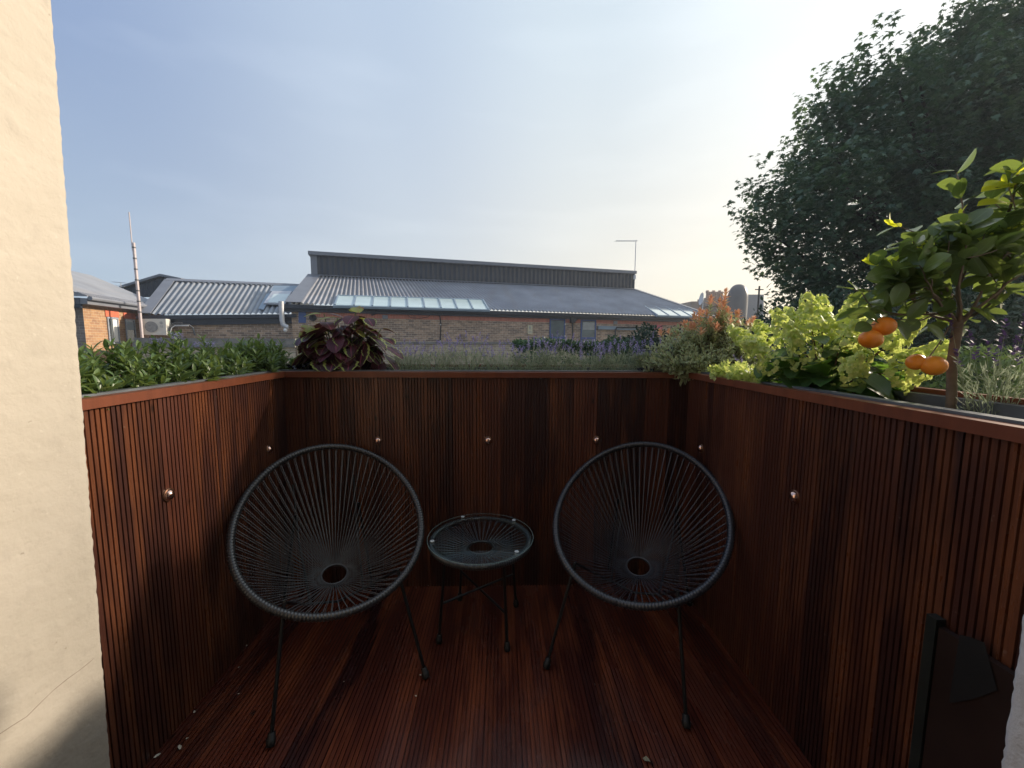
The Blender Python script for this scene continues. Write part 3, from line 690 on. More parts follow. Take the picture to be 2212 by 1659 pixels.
# red header band
s = MB(); hb_ = .24; A = a-uy*.012+ux*.75; B = b-uy*.012
def zt(pt): q = np.dot(pt-a, ux)/Lw; return zt0+(zt1-zt0)*q
s.face([(A[0], A[1], zt(A)-hb_), (B[0], B[1], zt(B)-hb_), (B[0], B[1], zt(B)), (A[0], A[1], zt(A))], [(0, 0), (Lw, 0), (Lw, .225), (0, .225)]); s.build('header_band', M['brick_red'], wh)
# blue corner post
pf = lambda x, y, off=0.: facade_pt((680+x*.2712)*.8848, (560+y*.2712)*.8848, off)
pg = lambda x, y, off=0.: facade_pt((1200+x*.2712)*.8848, (560+y*.2712)*.8848, off)
s = MB(); s.hexa(pf(180, 840, .03), pf(247, 842, .03), pf(247, 735, .03), pf(180, 735, .03), uy*.03-ux*0); s.build('corner_post', M['blue'], wh)
# strip skylights on the roof
def strip_skylight(corners, n, g):
    TLc, TRc, BRc, BLc = [onroof(*q) for q in corners]
    s = MB(); s.hexa(BLc-ux*.08-v*.08, BRc+ux*.08-v*.08, TRc+ux*.08+v*.08, TLc-ux*.08+v*.08, -rn*.1)
    for i in range(n+1):
        q = i/n; p0 = BLc*(1-q)+BRc*q; p1 = TLc*(1-q)+TRc*q; wv = ux*.035
        s.hexa(p0-wv, p0+wv, p1+wv, p1-wv, rn*.05)
    s.hexa(TLc-ux*.05, TRc+ux*.05, TRc+ux*.05+v*.1, TLc-ux*.05+v*.1, rn*.045)
    fr = s.build('skylight', M['blue_grey'], wh)
    for i in range(n):
        q0, q1 = (i+.05)/n, (i+.95)/n; s = MB()
        s.hexa(BLc*(1-q0)+BRc*q0, BLc*(1-q1)+BRc*q1, TLc*(1-q1)+TRc*q1, TLc*(1-q0)+TRc*q0, rn*.02); s.build('pane', g, fr)
Z2 = lambda x, y: ((680+x*.2712)*.8848, (560+y*.2712)*.8848)
Z3 = lambda x, y: ((1200+x*.2712)*.8848, (560+y*.2712)*.8848)
strip_skylight([Z2(537, 600), Z2(1842, 638), Z2(1888, 722), Z2(508, 682)], 9, M['skyglass'])
strip_skylight([Z3(1375, 692), Z3(1750, 708), Z3(1893, 786), Z3(1492, 772)], 4, M['skyglass2'])
# doors
def door(x0, x1, ytop, blinds, handle):
    a = pg(x0, ytop); b = pg(x1, ytop); zb = a[2]-2.05
    a0 = np.array([a[0], a[1], zb]); b0 = np.array([b[0], b[1], zb]); o = -uy*.05
    s = MB(); wf = .075; W_ = np.linalg.norm(b-a)
    def rc(u0, u1, z0, z1, th, sh=0.): s.hexa(a0+ux*u0+np.array([0, 0, z0])-uy*sh, a0+ux*u1+np.array([0, 0, z0])-uy*sh, a0+ux*u1+np.array([0, 0, z1])-uy*sh, a0+ux*u0+np.array([0, 0, z1])-uy*sh, -uy*th)
    rc(0, wf, 0, 2.05, .05); rc(W_-wf, W_, 0, 2.05, .05); rc(wf, W_-wf, 1.97, 2.05, .048); rc(wf, W_-wf, .0, .15, .048); rc(wf, W_-wf, .95, 1.07, .046)
    d = s.build('door', M['blue'], wh)
    for z0, z1 in ((.16, .94), (1.08, 1.96)):
        s = MB(); rc(wf+.005, W_-wf-.005, z0, z1, .012, .012); s.build('pane', M['blind_glass'], d)
    if blinds:
        s = MB()
        for k in range(7): rc(wf+.06, W_-wf-.02, 1.50+k*.06, 1.535+k*.06, .005, .026)
        s.build('louvre', M['zinc'], d)
    s = MB()
    if handle: rc(W_-.14, W_-.10, .62, .95, .03, .05); rc(W_-.24, W_-.10, .80, .84, .03, .07)
    else:
        for z in (.5, 1.05, 1.7): s = MB(); rc(W_-.03, W_+.01, z, z+.10, .02, .05); s.build('hinge', M['white'], d)
    if handle: s.build('handle', M['white'], d)
door(522, 662, 803, False, False); door(803, 940, 812, True, True)
# downpipe with hopper between the doors, conduits, vents
s = MB(); q = [pg(730, 795, .15), pg(730, 1100, .15)]; s.tube(q, .05, 8); h = pg(730, 812, .16)
s.hexa(h-ux*.14-uy*.1+np.array([0, 0, -.18]), h+ux*.14-uy*.1+np.array([0, 0, -.18]), h+ux*.14+uy*.08+np.array([0, 0, -.18]), h-ux*.14+uy*.08+np.array([0, 0, -.18]), (0, 0, .32)); s.tube([pg(745, 830, .2), pg(765, 805, .2)], .07, 8); s.build('downpipe', M['black_pipe'], wh)
s = MB(); s.tube([pf(835, 772, .06), pf(900, 752, .06), pf(1130, 760, .06), pf(1400, 766, .06), pf(1452, 778, .06), pf(1462, 850, .06), pf(1455, 1040, .06)], .03, 6)
s.tube([pf(1150, 762, .07), pf(1190, 795, .07), pf(1270, 803, .07), pf(1340, 790, .07), pf(1370, 768, .07)], .012, 5)
s.build('cable_conduit', M['black_pipe'], wh)
for x, y in ((915, 752), (1132, 760), (1402, 766), (1458, 862), (1456, 1010)):
    s = MB(); p = pf(x, y, .1); s.hexa(p-ux*.03, p+ux*.03, p+ux*.03+np.array([0, 0, .05]), p-ux*.03+np.array([0, 0, .05]), -uy*.02); s.build('cable_clip', M['white'], wh)
s = MB(); c = pf(312, 795, .02); s.lathe([(.15, 0), (.15, .12), (.11, .12), (.10, .02), (.0001, .02)], c, -uy, 20); s.build('round_vent', M['black_pipe'], wh, True)
for (x, y, fn) in ((960, 788, pf), (1115, 838, pg)):
    s = MB(); p = fn(x, y, .02); s.hexa(p-ux*.13-np.array([0, 0, .09]), p+ux*.13-np.array([0, 0, .09]), p+ux*.13+np.array([0, 0, .09]), p-ux*.13+np.array([0, 0, .09]), -uy*.02); s.build('air_brick', M['ac_dark'], wh)
s = MB(); s.hexa(pg(955, 900, .05), pg(1310, 908, .05), pg(1310, 880, .05), pg(955, 868, .05), -uy*.08); s.build('cable_tray', M['blue_grey'], wh)
s = MB(); s.tube([pg(1112, 1000, .16), pg(1115, 905, .16), pg(1128, 882, .16), pg(1450, 884, .16)], .045, 8); s.build('black_pipe', M['black_pipe'], wh)
s = MB(); s.hexa(pg(1465, 908, .1), pg(1532, 912, .1), pg(1530, 862, .1), pg(1468, 860, .1), -uy*.1); s.build('pink_cover', M['pink'], wh)
# notice on the wall
t = thing('wall_notice', 'small pale notice fixed to the brick wall left of the blue doors', 'sign')
s = MB(); s.hexa(pg(325, 942, .03), pg(368, 942, .03), pg(368, 862, .03), pg(325, 862, .03), -uy*.02); s.build('board', M['pale_sign'], t)
s = MB()
for q in ((340, 895, 354, 893, 350, 872, 337, 874), (336, 905, 358, 905, 358, 902, 336, 902), (333, 928, 362, 928, 362, 920, 333, 920)):
    s.face([pg(q[0], q[1], .053), pg(q[2], q[3], .053), pg(q[4], q[5], .053), pg(q[6], q[7], .053)])
s.build('printed_marks', M['grey_mark'], t)
# TV aerial
t = thing('tv_aerial', 'thin rooftop TV aerial on a mast at the right end of the clerestory', 'aerial')
b0 = onY(1371, 602, 30.0); b1 = onY(1374, 519, 30.0); a0 = onY(1330, 520.5, 30.0); a1 = onY(1377, 520.5, 30)
s = MB(); s.tube([b0, b1], .035, 6); s.build('mast', M['zinc'], t)
s = MB(); s.tube([a0, a1], .025, 5)
for k in range(9): p = a0+(a1-a0)*(k/9); s.tube([p-uy*.25, p+uy*.25], .01, 4)
s.build('boom', M['zinc'], t)
s = MB(); s.hexa(b0-np.array([.1, 0, .05]), b0+np.array([.06, 0, -.05]), b0+np.array([.06, 0, .25]), b0+np.array([-.1, 0, .25]), (0, -.06, 0)); s.build('bracket', M['zinc'], t)

# annex at the left with its own corrugated roof
Z1 = lambda x, y: ((100+x*.33160)*.8848, (450+y*.33160)*.8848)
an = thing('brick_annex', 'low brick annex with corrugated roof left of the warehouse', 'building')
aEL = onY(*Z1(728, 958), 17.2); aER = onY(*Z1(1880, 948), 18.75); aTL = onY(*Z1(925, 708), 21.3); aTR = onY(*Z1(1960, 752), 23.6)
s, an_n = corrugated(aEL, aER, aTR, aTL, .215, .045)
s.build('roof', M['roof2'], an, True)
av = norm(aTL-aEL)
s = MB(); s.hexa(aEL-ux*.06+an_n*.05, aEL+ux*.38+an_n*.05, aTL+ux*.38+an_n*.05, aTL-ux*.06+an_n*.05, an_n*.03)
s.hexa(aTL-av*.25+an_n*.06, aTR-av*.25+an_n*.06, aTR+av*.12+an_n*.06, aTL+av*.12+an_n*.06, an_n*.03); s.build('roof_flashing', M['roof_flat'], an)
s = MB(); beam(s, aEL-ux*.1-uy*.12-np.array([0, 0, .05]), aER-uy*.12-np.array([0, 0, .05]), .15, .14, out=uy); beam(s, aEL+uy*.05-np.array([0, 0, .1]), aER+uy*.05-np.array([0, 0, .1]), .36, .2, out=uy); s.build('gutter', M['fascia'], an)
s = MB(); A = aEL+uy*.2; B = aER+uy*.2; Lw2 = np.linalg.norm((B-A)[:2])
s.face([(A[0], A[1], GZ), (B[0], B[1], GZ), (B[0], B[1], B[2]-.4), (A[0], A[1], A[2]-.4)], [(0, GZ), (Lw2, GZ), (Lw2, B[2]-.4), (0, A[2]-.4)]); s.build('wall', M['brick'], an)
def onann(px, py, lift=.06): return onplane(px, py, aEL+an_n*lift, an_n)
s = MB(); q = [onann(*Z1(*c)) for c in ((1640, 885), (1800, 888), (1850, 795), (1705, 795))]; s.hexa(*q, an_n*.07); rw = s.build('roof_window', M['zinc'], an)
s = MB(); q = [onann(*Z1(*c), .135) for c in ((1668, 870), (1788, 873), (1832, 808), (1715, 808))]; s.hexa(*q, an_n*.01); s.build('pane', M['skyglass2'], rw)
s = MB(); q = [onann(*Z1(*c), .05) for c in ((1690, 792), (1870, 798), (1910, 752), (1715, 748))]; s.hexa(*q, an_n*.03)
q = [onann(*Z1(*c), .05) for c in ((1600, 918), (1640, 925), (1700, 800), (1660, 810))]; s.hexa(*q, an_n*.02); s.build('lead_flashing', M['blue_grey'], an)
# flue
t = thing('metal_flue', 'galvanised metal flue pipe rising in front of the annex roof window', 'flue')
fq = lambda x, y: onplane(*Z1(x, y), aER-uy*.35, uy)
s = MB(); s.tube([fq(1768, 862), fq(1770, 900), fq(1775, 1000), fq(1782, 1030), fq(1805, 1048), fq(1822, 1052)], .105, 14); s.build('pipe', M['zinc'], t, True)
s = MB(); c = fq(1800, 1073)-uy*.0; s.lathe([(.0001, .1), (.07, .08), (.085, 0), (.07, -.08), (.0001, -.1)], c, -uy, 14); s.build('white_cap', M['white'], t, True)
# dark gable behind
t = thing('dark_gabled_shed', 'dark corrugated gable rising behind the annex at left', 'building')
q = [onY(*Z1(x, y), 27) for x, y in ((610, 830), (610, 768), (905, 680), (1060, 712), (1060, 830))]
s = MB(); s.face(q); 
nq = np.array([0, 1., 0])
for k in range(36):
    f_ = k/36; x_ = q[0][0]+(q[4][0]-q[0][0])*f_
    zt_ = np.interp(x_, [q[1][0], q[2][0], q[3][0]], [q[1][2], q[2][2], q[3][2]])-.05
    s.box(x_, x_+.08, 26.94, 26.999, q[0][2], zt_)
s.build('cladding', M['clad_blue'], t)
s = MB()
for i in (1, 2): s.hexa(q[i]+np.array([0, -.3, .0]), q[i+1]+np.array([0, -.3, .0]), q[i+1]+np.array([0, 3, .0]), q[i]+np.array([0, 3, .0]), (0, 0, .14))
s.build('roof', M['roof_flat'], t)

# parapet wall with coping in front of the warehouse
CP = lambda px, py, off: onplane(px, py, W0-uy*off, uy)
t = thing('garden_wall', 'tan brick wall with weathered coping in front of the warehouse', 'wall')
c0 = CP(640, 744, 1.6); c1 = CP(1268, 748, 1.6); zc = 1.215
s = MB(); Lw3 = np.linalg.norm((c1-c0)[:2])
s.face([(c0[0], c0[1], GZ), (c1[0], c1[1], GZ), (c1[0], c1[1], zc-.1), (c0[0], c0[1], zc-.1)], [(0, GZ), (Lw3, GZ), (Lw3, zc-.1), (0, zc-.1)]); s.build('brickwork', M['brick_tan'], t)
s = MB(); k0 = np.array([c0[0], c0[1], zc-.1]); k1 = np.array([c1[0], c1[1], zc-.1]); s.hexa(k0-uy*.06, k1-uy*.06, k1+uy*1.75, k0+uy*1.75, (0, 0, .1)); s.build('coping', M['coping'], t)
t = thing('garden_wall', 'lower brick wall with thick grey ledge in front of the annex', 'wall')
c0 = CP(290, 744, 1.9); c1 = CP(638, 744, 1.9); zc = 1.33; Lw3 = np.linalg.norm((c1-c0)[:2])
s = MB(); s.face([(c0[0], c0[1], GZ), (c1[0], c1[1], GZ), (c1[0], c1[1], zc-.36), (c0[0], c0[1], zc-.36)], [(0, GZ), (Lw3, GZ), (Lw3, zc-.3), (0, zc-.3)]); s.build('brickwork', M['brick_tan'], t)
s = MB(); k0 = np.array([c0[0], c0[1], zc-.2]); k1 = np.array([c1[0], c1[1], zc-.2]); s.hexa(k0-uy*.02, k1-uy*.02, k1+uy*1.7, k0+uy*1.7, (0, 0, .2)); s.hexa(k0-uy*.12-np.array([0, 0, .16]), k1-uy*.12-np.array([0, 0, .16]), k1+uy*.1-np.array([0, 0, .16]), k0+uy*.1-np.array([0, 0, .16]), (0, 0, .155)); s.build('ledge', M['coping'], t)

# air conditioner
t = thing('air_conditioner', 'white outdoor air conditioning unit with round fan at the annex corner', 'air conditioner')
af = lambda x, y, off=0.: onplane(*Z1(x, y), aEL-uy*(.55+off), uy)
A0, A1, A2, A3 = af(745, 1107), af(925, 1110), af(918, 990), af(740, 990)
s = MB(); s.hexa(A0, A1, A2, A3, uy*.42+ux*.0); s.build('casing', M['ac'], t)
c = af(812, 1050, .004); s = MB(); r_ = .36*abs(A1[0]-A0[0])*.86
s.lathe([(r_, 0), (r_, .012), (r_*.93, .014), (r_*.92, .004)], c, -uy, 28); s.build('fan_surround', M['ac'], t, True)
s = MB(); s.lathe([(r_*.9, .004), (.0001, .004)], c, -uy, 28)
s.build('fan_grille', M['ac_dark'], t)
s = MB()
for k in range(-6, 7):
    hx_ = k/7*r_*.88; hh = math.sqrt(max(0, (r_*.88)**2-hx_**2)); p = c+ux*hx_-uy*.012
    s.hexa(p-ux*.008-np.array([0, 0, hh]), p+ux*.008-np.array([0, 0, hh]), p+ux*.008+np.array([0, 0, hh]), p-ux*.008+np.array([0, 0, hh]), -uy*.004)
s.build('grille_bars', M['grey_mark'], t)
s = MB(); c = af(885, 1020, .006); s.lathe([(.055, .0), (.055, .006), (.0001, .006)], c, -uy, 20)
def bar(x0, y0, x1, y1):
    s.hexa(af(x0, y1, .006), af(x1, y1, .006), af(x1, y0, .006), af(x0, y0, .006), -uy*.006)
bar(880, 1038, 883, 1052); bar(880, 1050, 888, 1053); bar(891, 1038, 899, 1041); bar(891, 1038, 894, 1053); bar(891, 1050, 899, 1053); bar(897, 1046, 899, 1053)
s.build('logo', M['grey_mark'], t)
s = MB(); s.hexa(af(925, 1110, -.42), af(962, 1108, -.42), af(962, 1096, -.42), af(925, 1098, -.42), uy*.02); s.build('bracket', M['black_pipe'], t)
s = MB(); s.tube([af(948, 1095, -.2), af(955, 1050, -.2), af(980, 1035, -.2), af(1090, 1035, -.2), af(1118, 1055, -.2), af(1135, 1112, -.2)], .035, 8); s.tube([af(940, 1080, -.1), af(950, 1040, -.1), af(975, 1022, -.1), af(1040, 1020, -.1)], .02, 6); s.build('pipes', M['hose'], t, True)
s = MB(); s.tube([af(953, 1090, -.12), af(962, 1056, -.12), af(985, 1042, -.12), af(1085, 1042, -.12)], .018, 6); s.build('pipe_lagging', M['white'], t, True)
# tall thin mast
t = thing('radio_mast', 'tall thin pinkish mast beside the orange brick wing', 'mast')
m0 = onY(*Z1(728, 945), 16.6); mx_, my_ = m0[0], m0[1]; m1z = onY(*Z1(694, 430), 16.6)[2]; m2z = onY(*Z1(666, 205), 16.6)[2]
s = MB(); s.tube([(mx_, my_, m0[2]-1.5), (mx_, my_, m1z)], .052, 8); s.build('pole', M['mast'], t)
s = MB(); s.tube([(mx_-.06, my_, m1z-.3), (mx_-.06, my_, m2z)], .02, 6); s.build('whip', M['mast'], t)
for k in range(7): z = m0[2]+(m1z-m0[2])*k/6.5; s = MB(); s.tube([(mx_, my_, z), (mx_, my_, z+.05)], .062, 8); s.build('clamp_band', M['hose'], t)

# orange brick wing at far left (faces right)
ow = thing('brick_wing', 'sunlit orange brick wing with slate-grey roof at the far left', 'building')
c0 = onY(176.5, 648, 14.9); c1 = onY(303, 665, 18.3); dirw = norm(np.array([c1[0]-c0[0], c1[1]-c0[1], 0])); outw = np.array([dirw[1], -dirw[0], 0]); c1 = c0+dirw*5.5; c1[2] = c0[2]
Lw4 = np.linalg.norm(c1-c0); s = MB()
s.face([(c0[0], c0[1], GZ), (c1[0], c1[1], GZ), (c1[0], c1[1], c0[2]), (c0[0], c0[1], c0[2])], [(0, GZ), (Lw4, GZ), (Lw4, c0[2]), (0, c0[2])]); s.build('wall', M['brick_orange'], ow)
s = MB(); e_ = c0-outw*5; s.face([(e_[0], e_[1], GZ), (c0[0], c0[1], GZ), (c0[0], c0[1], c0[2]), (e_[0], e_[1], c0[2])], [(0, GZ), (5, GZ), (5, c0[2]), (0, c0[2])]); s.build('end_wall', M['brick_grey'], ow)
wp = lambda x, y, off=0.: onplane(*Z1(x, y), c0+outw*off, outw)
def wing_window(x0, yt, x1, yb, blind):
    a = wp(x0, yt, .01); b = wp(x1, yt, .01); za = a[2]; zb = wp(x0, yb)[2]
    Lx = np.linalg.norm((b-a)[:2]); a0 = np.array([a[0], a[1], zb])
    s = MB(); H = za-zb
    def rc(u0, u1, z0, z1, th, sh=0.): s.hexa(a0+dirw*u0+np.array([0, 0, z0])+outw*sh, a0+dirw*u1+np.array([0, 0, z0])+outw*sh, a0+dirw*u1+np.array([0, 0, z1])+outw*sh, a0+dirw*u0+np.array([0, 0, z1])+outw*sh, outw*th)
    rc(0, .06, 0, H, .03); rc(Lx-.06, Lx, 0, H, .03); rc(.06, Lx-.06, H-.06, H, .029); rc(.06, Lx-.06, 0, .06, .029)
    fr = s.build('window', M['win_frame'], ow)
    s = MB(); rc(.06, Lx-.06, .06, H-.06, .008); s.build('pane', M['window_glass'], fr)
    s = MB()
    if blind: rc(.09, Lx-.09, H*.55, H-.09, .006, .01)
    else: rc(Lx*.48, Lx-.08, .08, H-.08, .006, .01)
    s.build('blind', M['blue_grey'] if blind else M['white'], fr)
    s = MB(); rc(-.06, Lx+.10, H+.01, H+.26, .015); s.build('lintel', M['lintel'], ow)
wing_window(482, 975, 562, 1175, False); wing_window(615, 990, 685, 1170, True)
# roof of the wing
re0 = c0+outw*.35-dirw*.35+np.array([0, 0, .10]); re1 = c1+outw*.35+np.array([0, 0, .10])
rnw = norm(np.array([outw[0], outw[1], 1/ math.tan(R(27))])) if False else norm(outw*math.sin(R(25))+np.array([0, 0, math.cos(R(25))]))
onw = lambda x, y: onplane(*Z1(x, y), re0, rnw)
r1 = onw(205, 632); r2 = onw(365, 668); r3 = onw(800, 850)
up_ = -outw*math.cos(R(25))+np.array([0, 0, math.sin(R(25))])
s = MB(); 
s.face([re0, re1+dirw*.6, r3, r2, r1, r1-dirw*2.5, re0-dirw*.0+up_*4.6])
s.face([re0-outw*5.3, re0+np.array([0, 0, .0]), re0+up_*4.6+dirw*.3]); s.build('roof', M['wing_roof'], ow)
n_ = 44; s = MB()
for k in range(n_):
    p = re0+dirw*(k/n_*Lw4*1.05); s.hexa(p, p+dirw*.06, p+dirw*.06+up_*.3, p+up_*.3, rnw*.04)
s.build('roof_edge', M['roof'], ow)
s = MB(); s.tube([re0-dirw*.0+outw*.08-np.array([0, 0, .06]), re1+dirw*.3+outw*.08-np.array([0, 0, .06])], .075, 8); s.hexa(re0-np.array([0, 0, .26]), re1-np.array([0, 0, .26]), re1-outw*.33-np.array([0, 0, .26]), re0-outw*.33-np.array([0, 0, .26]), (0, 0, .2))
s.build('gutter', M['roof_flat'], ow)
s = MB(); q = re0-np.array([0, 0, .05]); s.hexa(q-outw*.2, q-outw*5, q-outw*5-np.array([0, 0, .35]), q-outw*.2-np.array([0, 0, .35]), dirw*.1); s.build('end_fascia', M['clad_blue'], ow)
t = thing('tv_aerial', 'tiny TV aerial behind the roof of the orange brick wing', 'aerial')
p = onY(*Z1(588, 755), 24); q = onY(*Z1(588, 722), 24); s = MB(); s.tube([p, q], .02, 5); s.tube([q+np.array([-.5, 0, .03]), q+np.array([.3, 0, -.03])], .015, 4); s.tube([q+np.array([-.45, 0, -.18]), q+np.array([.2, 0, -.22])], .012, 4); s.build('rods', M['zinc'], t)

# far houses at right
t = thing('terraced_house', 'distant terraced house with a row of clay chimney pots', 'building')
ZZ = lambda x, y: ((1600+x*.29385)*.8848, (650+y*.29385)*.8848)
def fbox(s, x0, y0, x1, y1, Y, dp): a, b, c, d = [onY(*ZZ(*q), Y) for q in ((x0, y1), (x1, y1), (x1, y0), (x0, y0))]; s.hexa(a, b, c, d, (0, dp, 0))
s = MB(); fbox(s, 300, 292, 640, 620, 48, 6); s.build('wall', M['far_brick'], t)
s = MB(); fbox(s, 418, 262, 560, 330, 47, 2); ch = s.build('chimney', M['far_brick'], t)
for k in range(8):
    p = onY(*ZZ(430+k*17, 262), 48); s = MB(); s.lathe([(.17, -.05), (.15, .5), (.19, .55), (.19, .7+.15*(k % 3 == 0)), (.10, .7)], p, n=10); s.build('chimney_pot', M['pot'], ch, True)
s = MB(); fbox(s, 640, 235, 900, 640, 50, 6); s.build('side_wall', M['slate'], t)
s = MB(); fbox(s, 615, 335, 645, 362, 47.5, .3); s.build('window', M['white'], t)
t = thing('domed_turret', 'dark domed turret roof on the skyline behind the reddish shrub', 'turret')
p = onY(*ZZ(680, 330), 46); H_ = onY(*ZZ(680, 150), 46)[2]-p[2]; W_ = (p[0]-onY(*ZZ(605, 330), 46)[0])
s = MB(); s.lathe([(W_, -6), (W_, .35*H_)]+[(W_*math.cos(a)**.8 if a < 1.5 else .02, .35*H_+.65*H_*math.sin(a)) for a in np.linspace(.05, 1.55, 10)], p, n=28); s.build('dome', M['fascia'], t, True)
t = thing('satellite_dish', 'small pale satellite dish beside the distant chimney', 'satellite dish')
p = onY(*ZZ(396, 272), 44); s = MB(); s.lathe([(.0001, .0), (.34, .05), (.68, .2)], p, norm(np.array([-1., .12, .12])), 24)
s.build('dish', M['zinc'], t, True)
s = MB(); s.tube([p, p-np.array([0, 0, 1.6])], .06, 6); s.build('arm', M['zinc'], t)
t = thing('utility_pole', 'thin black pole standing against the skyline left of the big tree', 'pole')
p = onY(*ZZ(850, 420), 24); q = onY(*ZZ(865, 165), 24); s = MB(); s.tube([(q[0], 24, -3.2), (q[0], 24, q[2])], [.07, .05], 8); s.build('shaft', M['black_pipe'], t); s = MB(); s.tube([(q[0]-.25, 24, q[2]-.2), (q[0]+.25, 24, q[2]-.2)], .03, 6); s.build('cross_arm', M['black_pipe'], t)

# ------------------------------------------------------------------ foliage
def rand_dirs(n, up=0.0):
    d = rng.normal(size=(n, 3)); d[:, 2] += up; return norm(d)
def stems(paths, r, mat, parent, name='stems', n=5):
    s = MB()
    for p in paths:
        k = len(p); s.tube(p, [r*(1-.6*i/max(1, k-1)) for i in range(k)], n, cap=False)
    return s.build(name, mat, parent, True)

# big maple
t = thing('maple_tree', 'large dark maple tree rising at the right above the planters', 'tree', (12.0, 11.2, GZ))
base = np.array([12.0, 11.2, GZ]); ctr = np.array([13.2, 11.2, 4.7]); rad = np.array([6.1, 3.3, 4.9])
paths = [[(0, 0, 0), (.05, 0, 2.5), (-.1, 0, 4.5), (.1, .1, 7.0), (.2, 0, 10)]]
s = MB(); s.tube(paths[0], [.33, .28, .24, .16, .05], 10)
for k in range(26):
    a = random.uniform(0, 6.28); z0 = random.uniform(3.6, 9); e_ = np.array([math.cos(a)*rad[0]*.75, math.sin(a)*rad[1]*.7, 0])*random.uniform(.7, 1)
    z1 = z0+random.uniform(.6, 3); mid = e_*.5+np.array([0, 0, z0+(z1-z0)*.35]); s.tube([(0, 0, z0), mid, e_+np.array([0, 0, z1])], [.11, .07, .02], 6)
s.build('trunk', M['bark_dark'], t, True)
def crown_shoots(n, rmin, rmax):
    d = norm(rng.normal(size=(n, 3))); lump = 1+.09*np.sin(d[:, 0]*7+1)*np.cos(d[:, 2]*8)+.05*np.sin(d[:, 1]*11+d[:, 2]*5)
    r_ = rng.uniform(rmin, rmax, (n, 1))*lump[:, None]
    return ctr+d*rad*r_, d
P_, D_, N_, S_ = [], [], [], []
def add_shoots(n, rmin, rmax, L_, nl):
    p, d = crown_shoots(n, rmin, rmax)
    keep = (p[:, 0] < 16.6) & (p[:, 2] > .6); p = p[keep]; d = d[keep]; n = len(p)
    ax = norm(d*np.array([.55, .55, .3])+np.array([0, 0, .75])+rng.normal(0, .22, (n, 3)))
    for k in range(nl):
        tt = (k+rng.uniform(0, 1, n))/nl
        off = rng.normal(0, .10, (n, 3))*(1.25-tt)[:, None]*1.6
        P_.append(p+ax*(tt*L_-.35*L_)[:, None]+off)
        o = rng.normal(size=(n, 3)); o[:, 2] = rng.uniform(-.8, .1, n); D_.append(norm(o)); 
        nn = np.stack([rng.normal(0, .5, n), rng.normal(0, .5, n), np.ones(n)], 1)+d*.35; N_.append(nn); S_.append(rng.uniform(.12, .21, n)*(1-.35*tt))
add_shoots(2600, .78, 1.0, .85, 25); add_shoots(1500, .30, .85, .9, 22)
ctr = np.array([15.2, 11.2, 7.4]); rad = np.array([4.4, 3.0, 4.0]); add_shoots(1100, .7, 1.0, .85, 24); add_shoots(500, .3, .8, .85, 22)
mc = cloud('crown', np.concatenate(P_)-base, np.concatenate(D_), np.concatenate(N_), np.concatenate(S_), maple_tpl(), M['maple'], t, False)

# hedges and shrubs beyond
def leafy_mass(name, label, cat, base, fn, n, size, mat, group=None, core=None, tpl=None):
    t = thing(name, label, cat, base, 0, group); P = fn(n); c = P.mean(0)
    d = norm(P-c+np.array([0, 0, .3])); dd = norm(d+rng.normal(0, .7, (len(P), 3))); nn = d+rng.normal(0, .5, (len(P), 3))+np.array([0, 0, .5])
    cloud('crown', P-np.array(base), dd, nn, rng.uniform(.7, 1.3, len(P))*size, tpl or leaf_tpl(.25, .1, .2, 3), mat, t)
    if core:
        s = MB()
        for q in core: s.tube(q, [.06, .03], 6)
        s.build('trunk', M['bark_dark'], t, True)
    return t
def ell(c, r, n, inner=.55, zmin=-9):
    d = norm(rng.normal(size=(n, 3))); lump = 1+.10*np.sin(d[:, 0]*9+c[0])*np.cos(d[:, 2]*7)+.06*np.sin(d[:, 1]*13+c[1]*3)
    p = np.array(c)+d*np.array(r)*(rng.uniform(inner, 1, (n, 1))**.6)*lump[:, None]; return p[p[:, 2] > zmin]
def boxmass(a, b, wd, zt_, zb, n, wob=.15):
    a = np.array(a); b = np.array(b); u = rng.uniform(0, 1, n); dl = norm(b-a); nr_ = np.array([-dl[1], dl[0]])
    top = rng.uniform(0, 1, n) < .45; w_ = rng.uniform(-.5, .5, n); w_ = np.where(top, w_, np.sign(w_)*.5+rng.normal(0, .03, n))
    x = a[None, :]+(b-a)[None, :]*u[:, None]+nr_[None, :]*(w_*wd)[:, None]
    zmax = zt_+wob*.5*np.sin(u*23+1)*np.cos(u*57)+wob*.4*np.sin(u*9)
    z = np.where(top, zmax-np.abs(rng.normal(0, .08, n)), zb+(zmax-zb)*rng.uniform(0, 1, n)**.7)
    return np.stack([x[:, 0], x[:, 1], z], 1)
h0 = onY(1120, 745, 11.0); h1 = onY(1400, 745, 12.0)
leafy_mass('clipped_hedge', 'low green hedge in front of the blue doors', 'hedge', (h0[0], h0[1], GZ), lambda n: boxmass(h0[:2], h1[:2], 1.2, 1.22, -1.6, n, .12), 16000, .085, M['hedge'], core=[[(.5*k, .05*k, 0), (.5*k, .05*k, 3.2)] for k in range(1, 8)])
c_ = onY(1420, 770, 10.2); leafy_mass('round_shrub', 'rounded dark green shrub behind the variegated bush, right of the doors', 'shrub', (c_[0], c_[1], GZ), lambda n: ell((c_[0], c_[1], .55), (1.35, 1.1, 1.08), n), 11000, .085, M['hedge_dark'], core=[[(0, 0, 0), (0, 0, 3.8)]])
c2_ = onY(1335, 765, 9.6); leafy_mass('round_shrub', 'lighter green shrub between the low hedge and the dark rounded shrub', 'shrub', (c2_[0], c2_[1], GZ), lambda n: ell((c2_[0], c2_[1], .62), (.72, .6, .72), n), 5000, .075, M['hedge'], core=[[(0, 0, 0), (0, 0, 3.6)]])
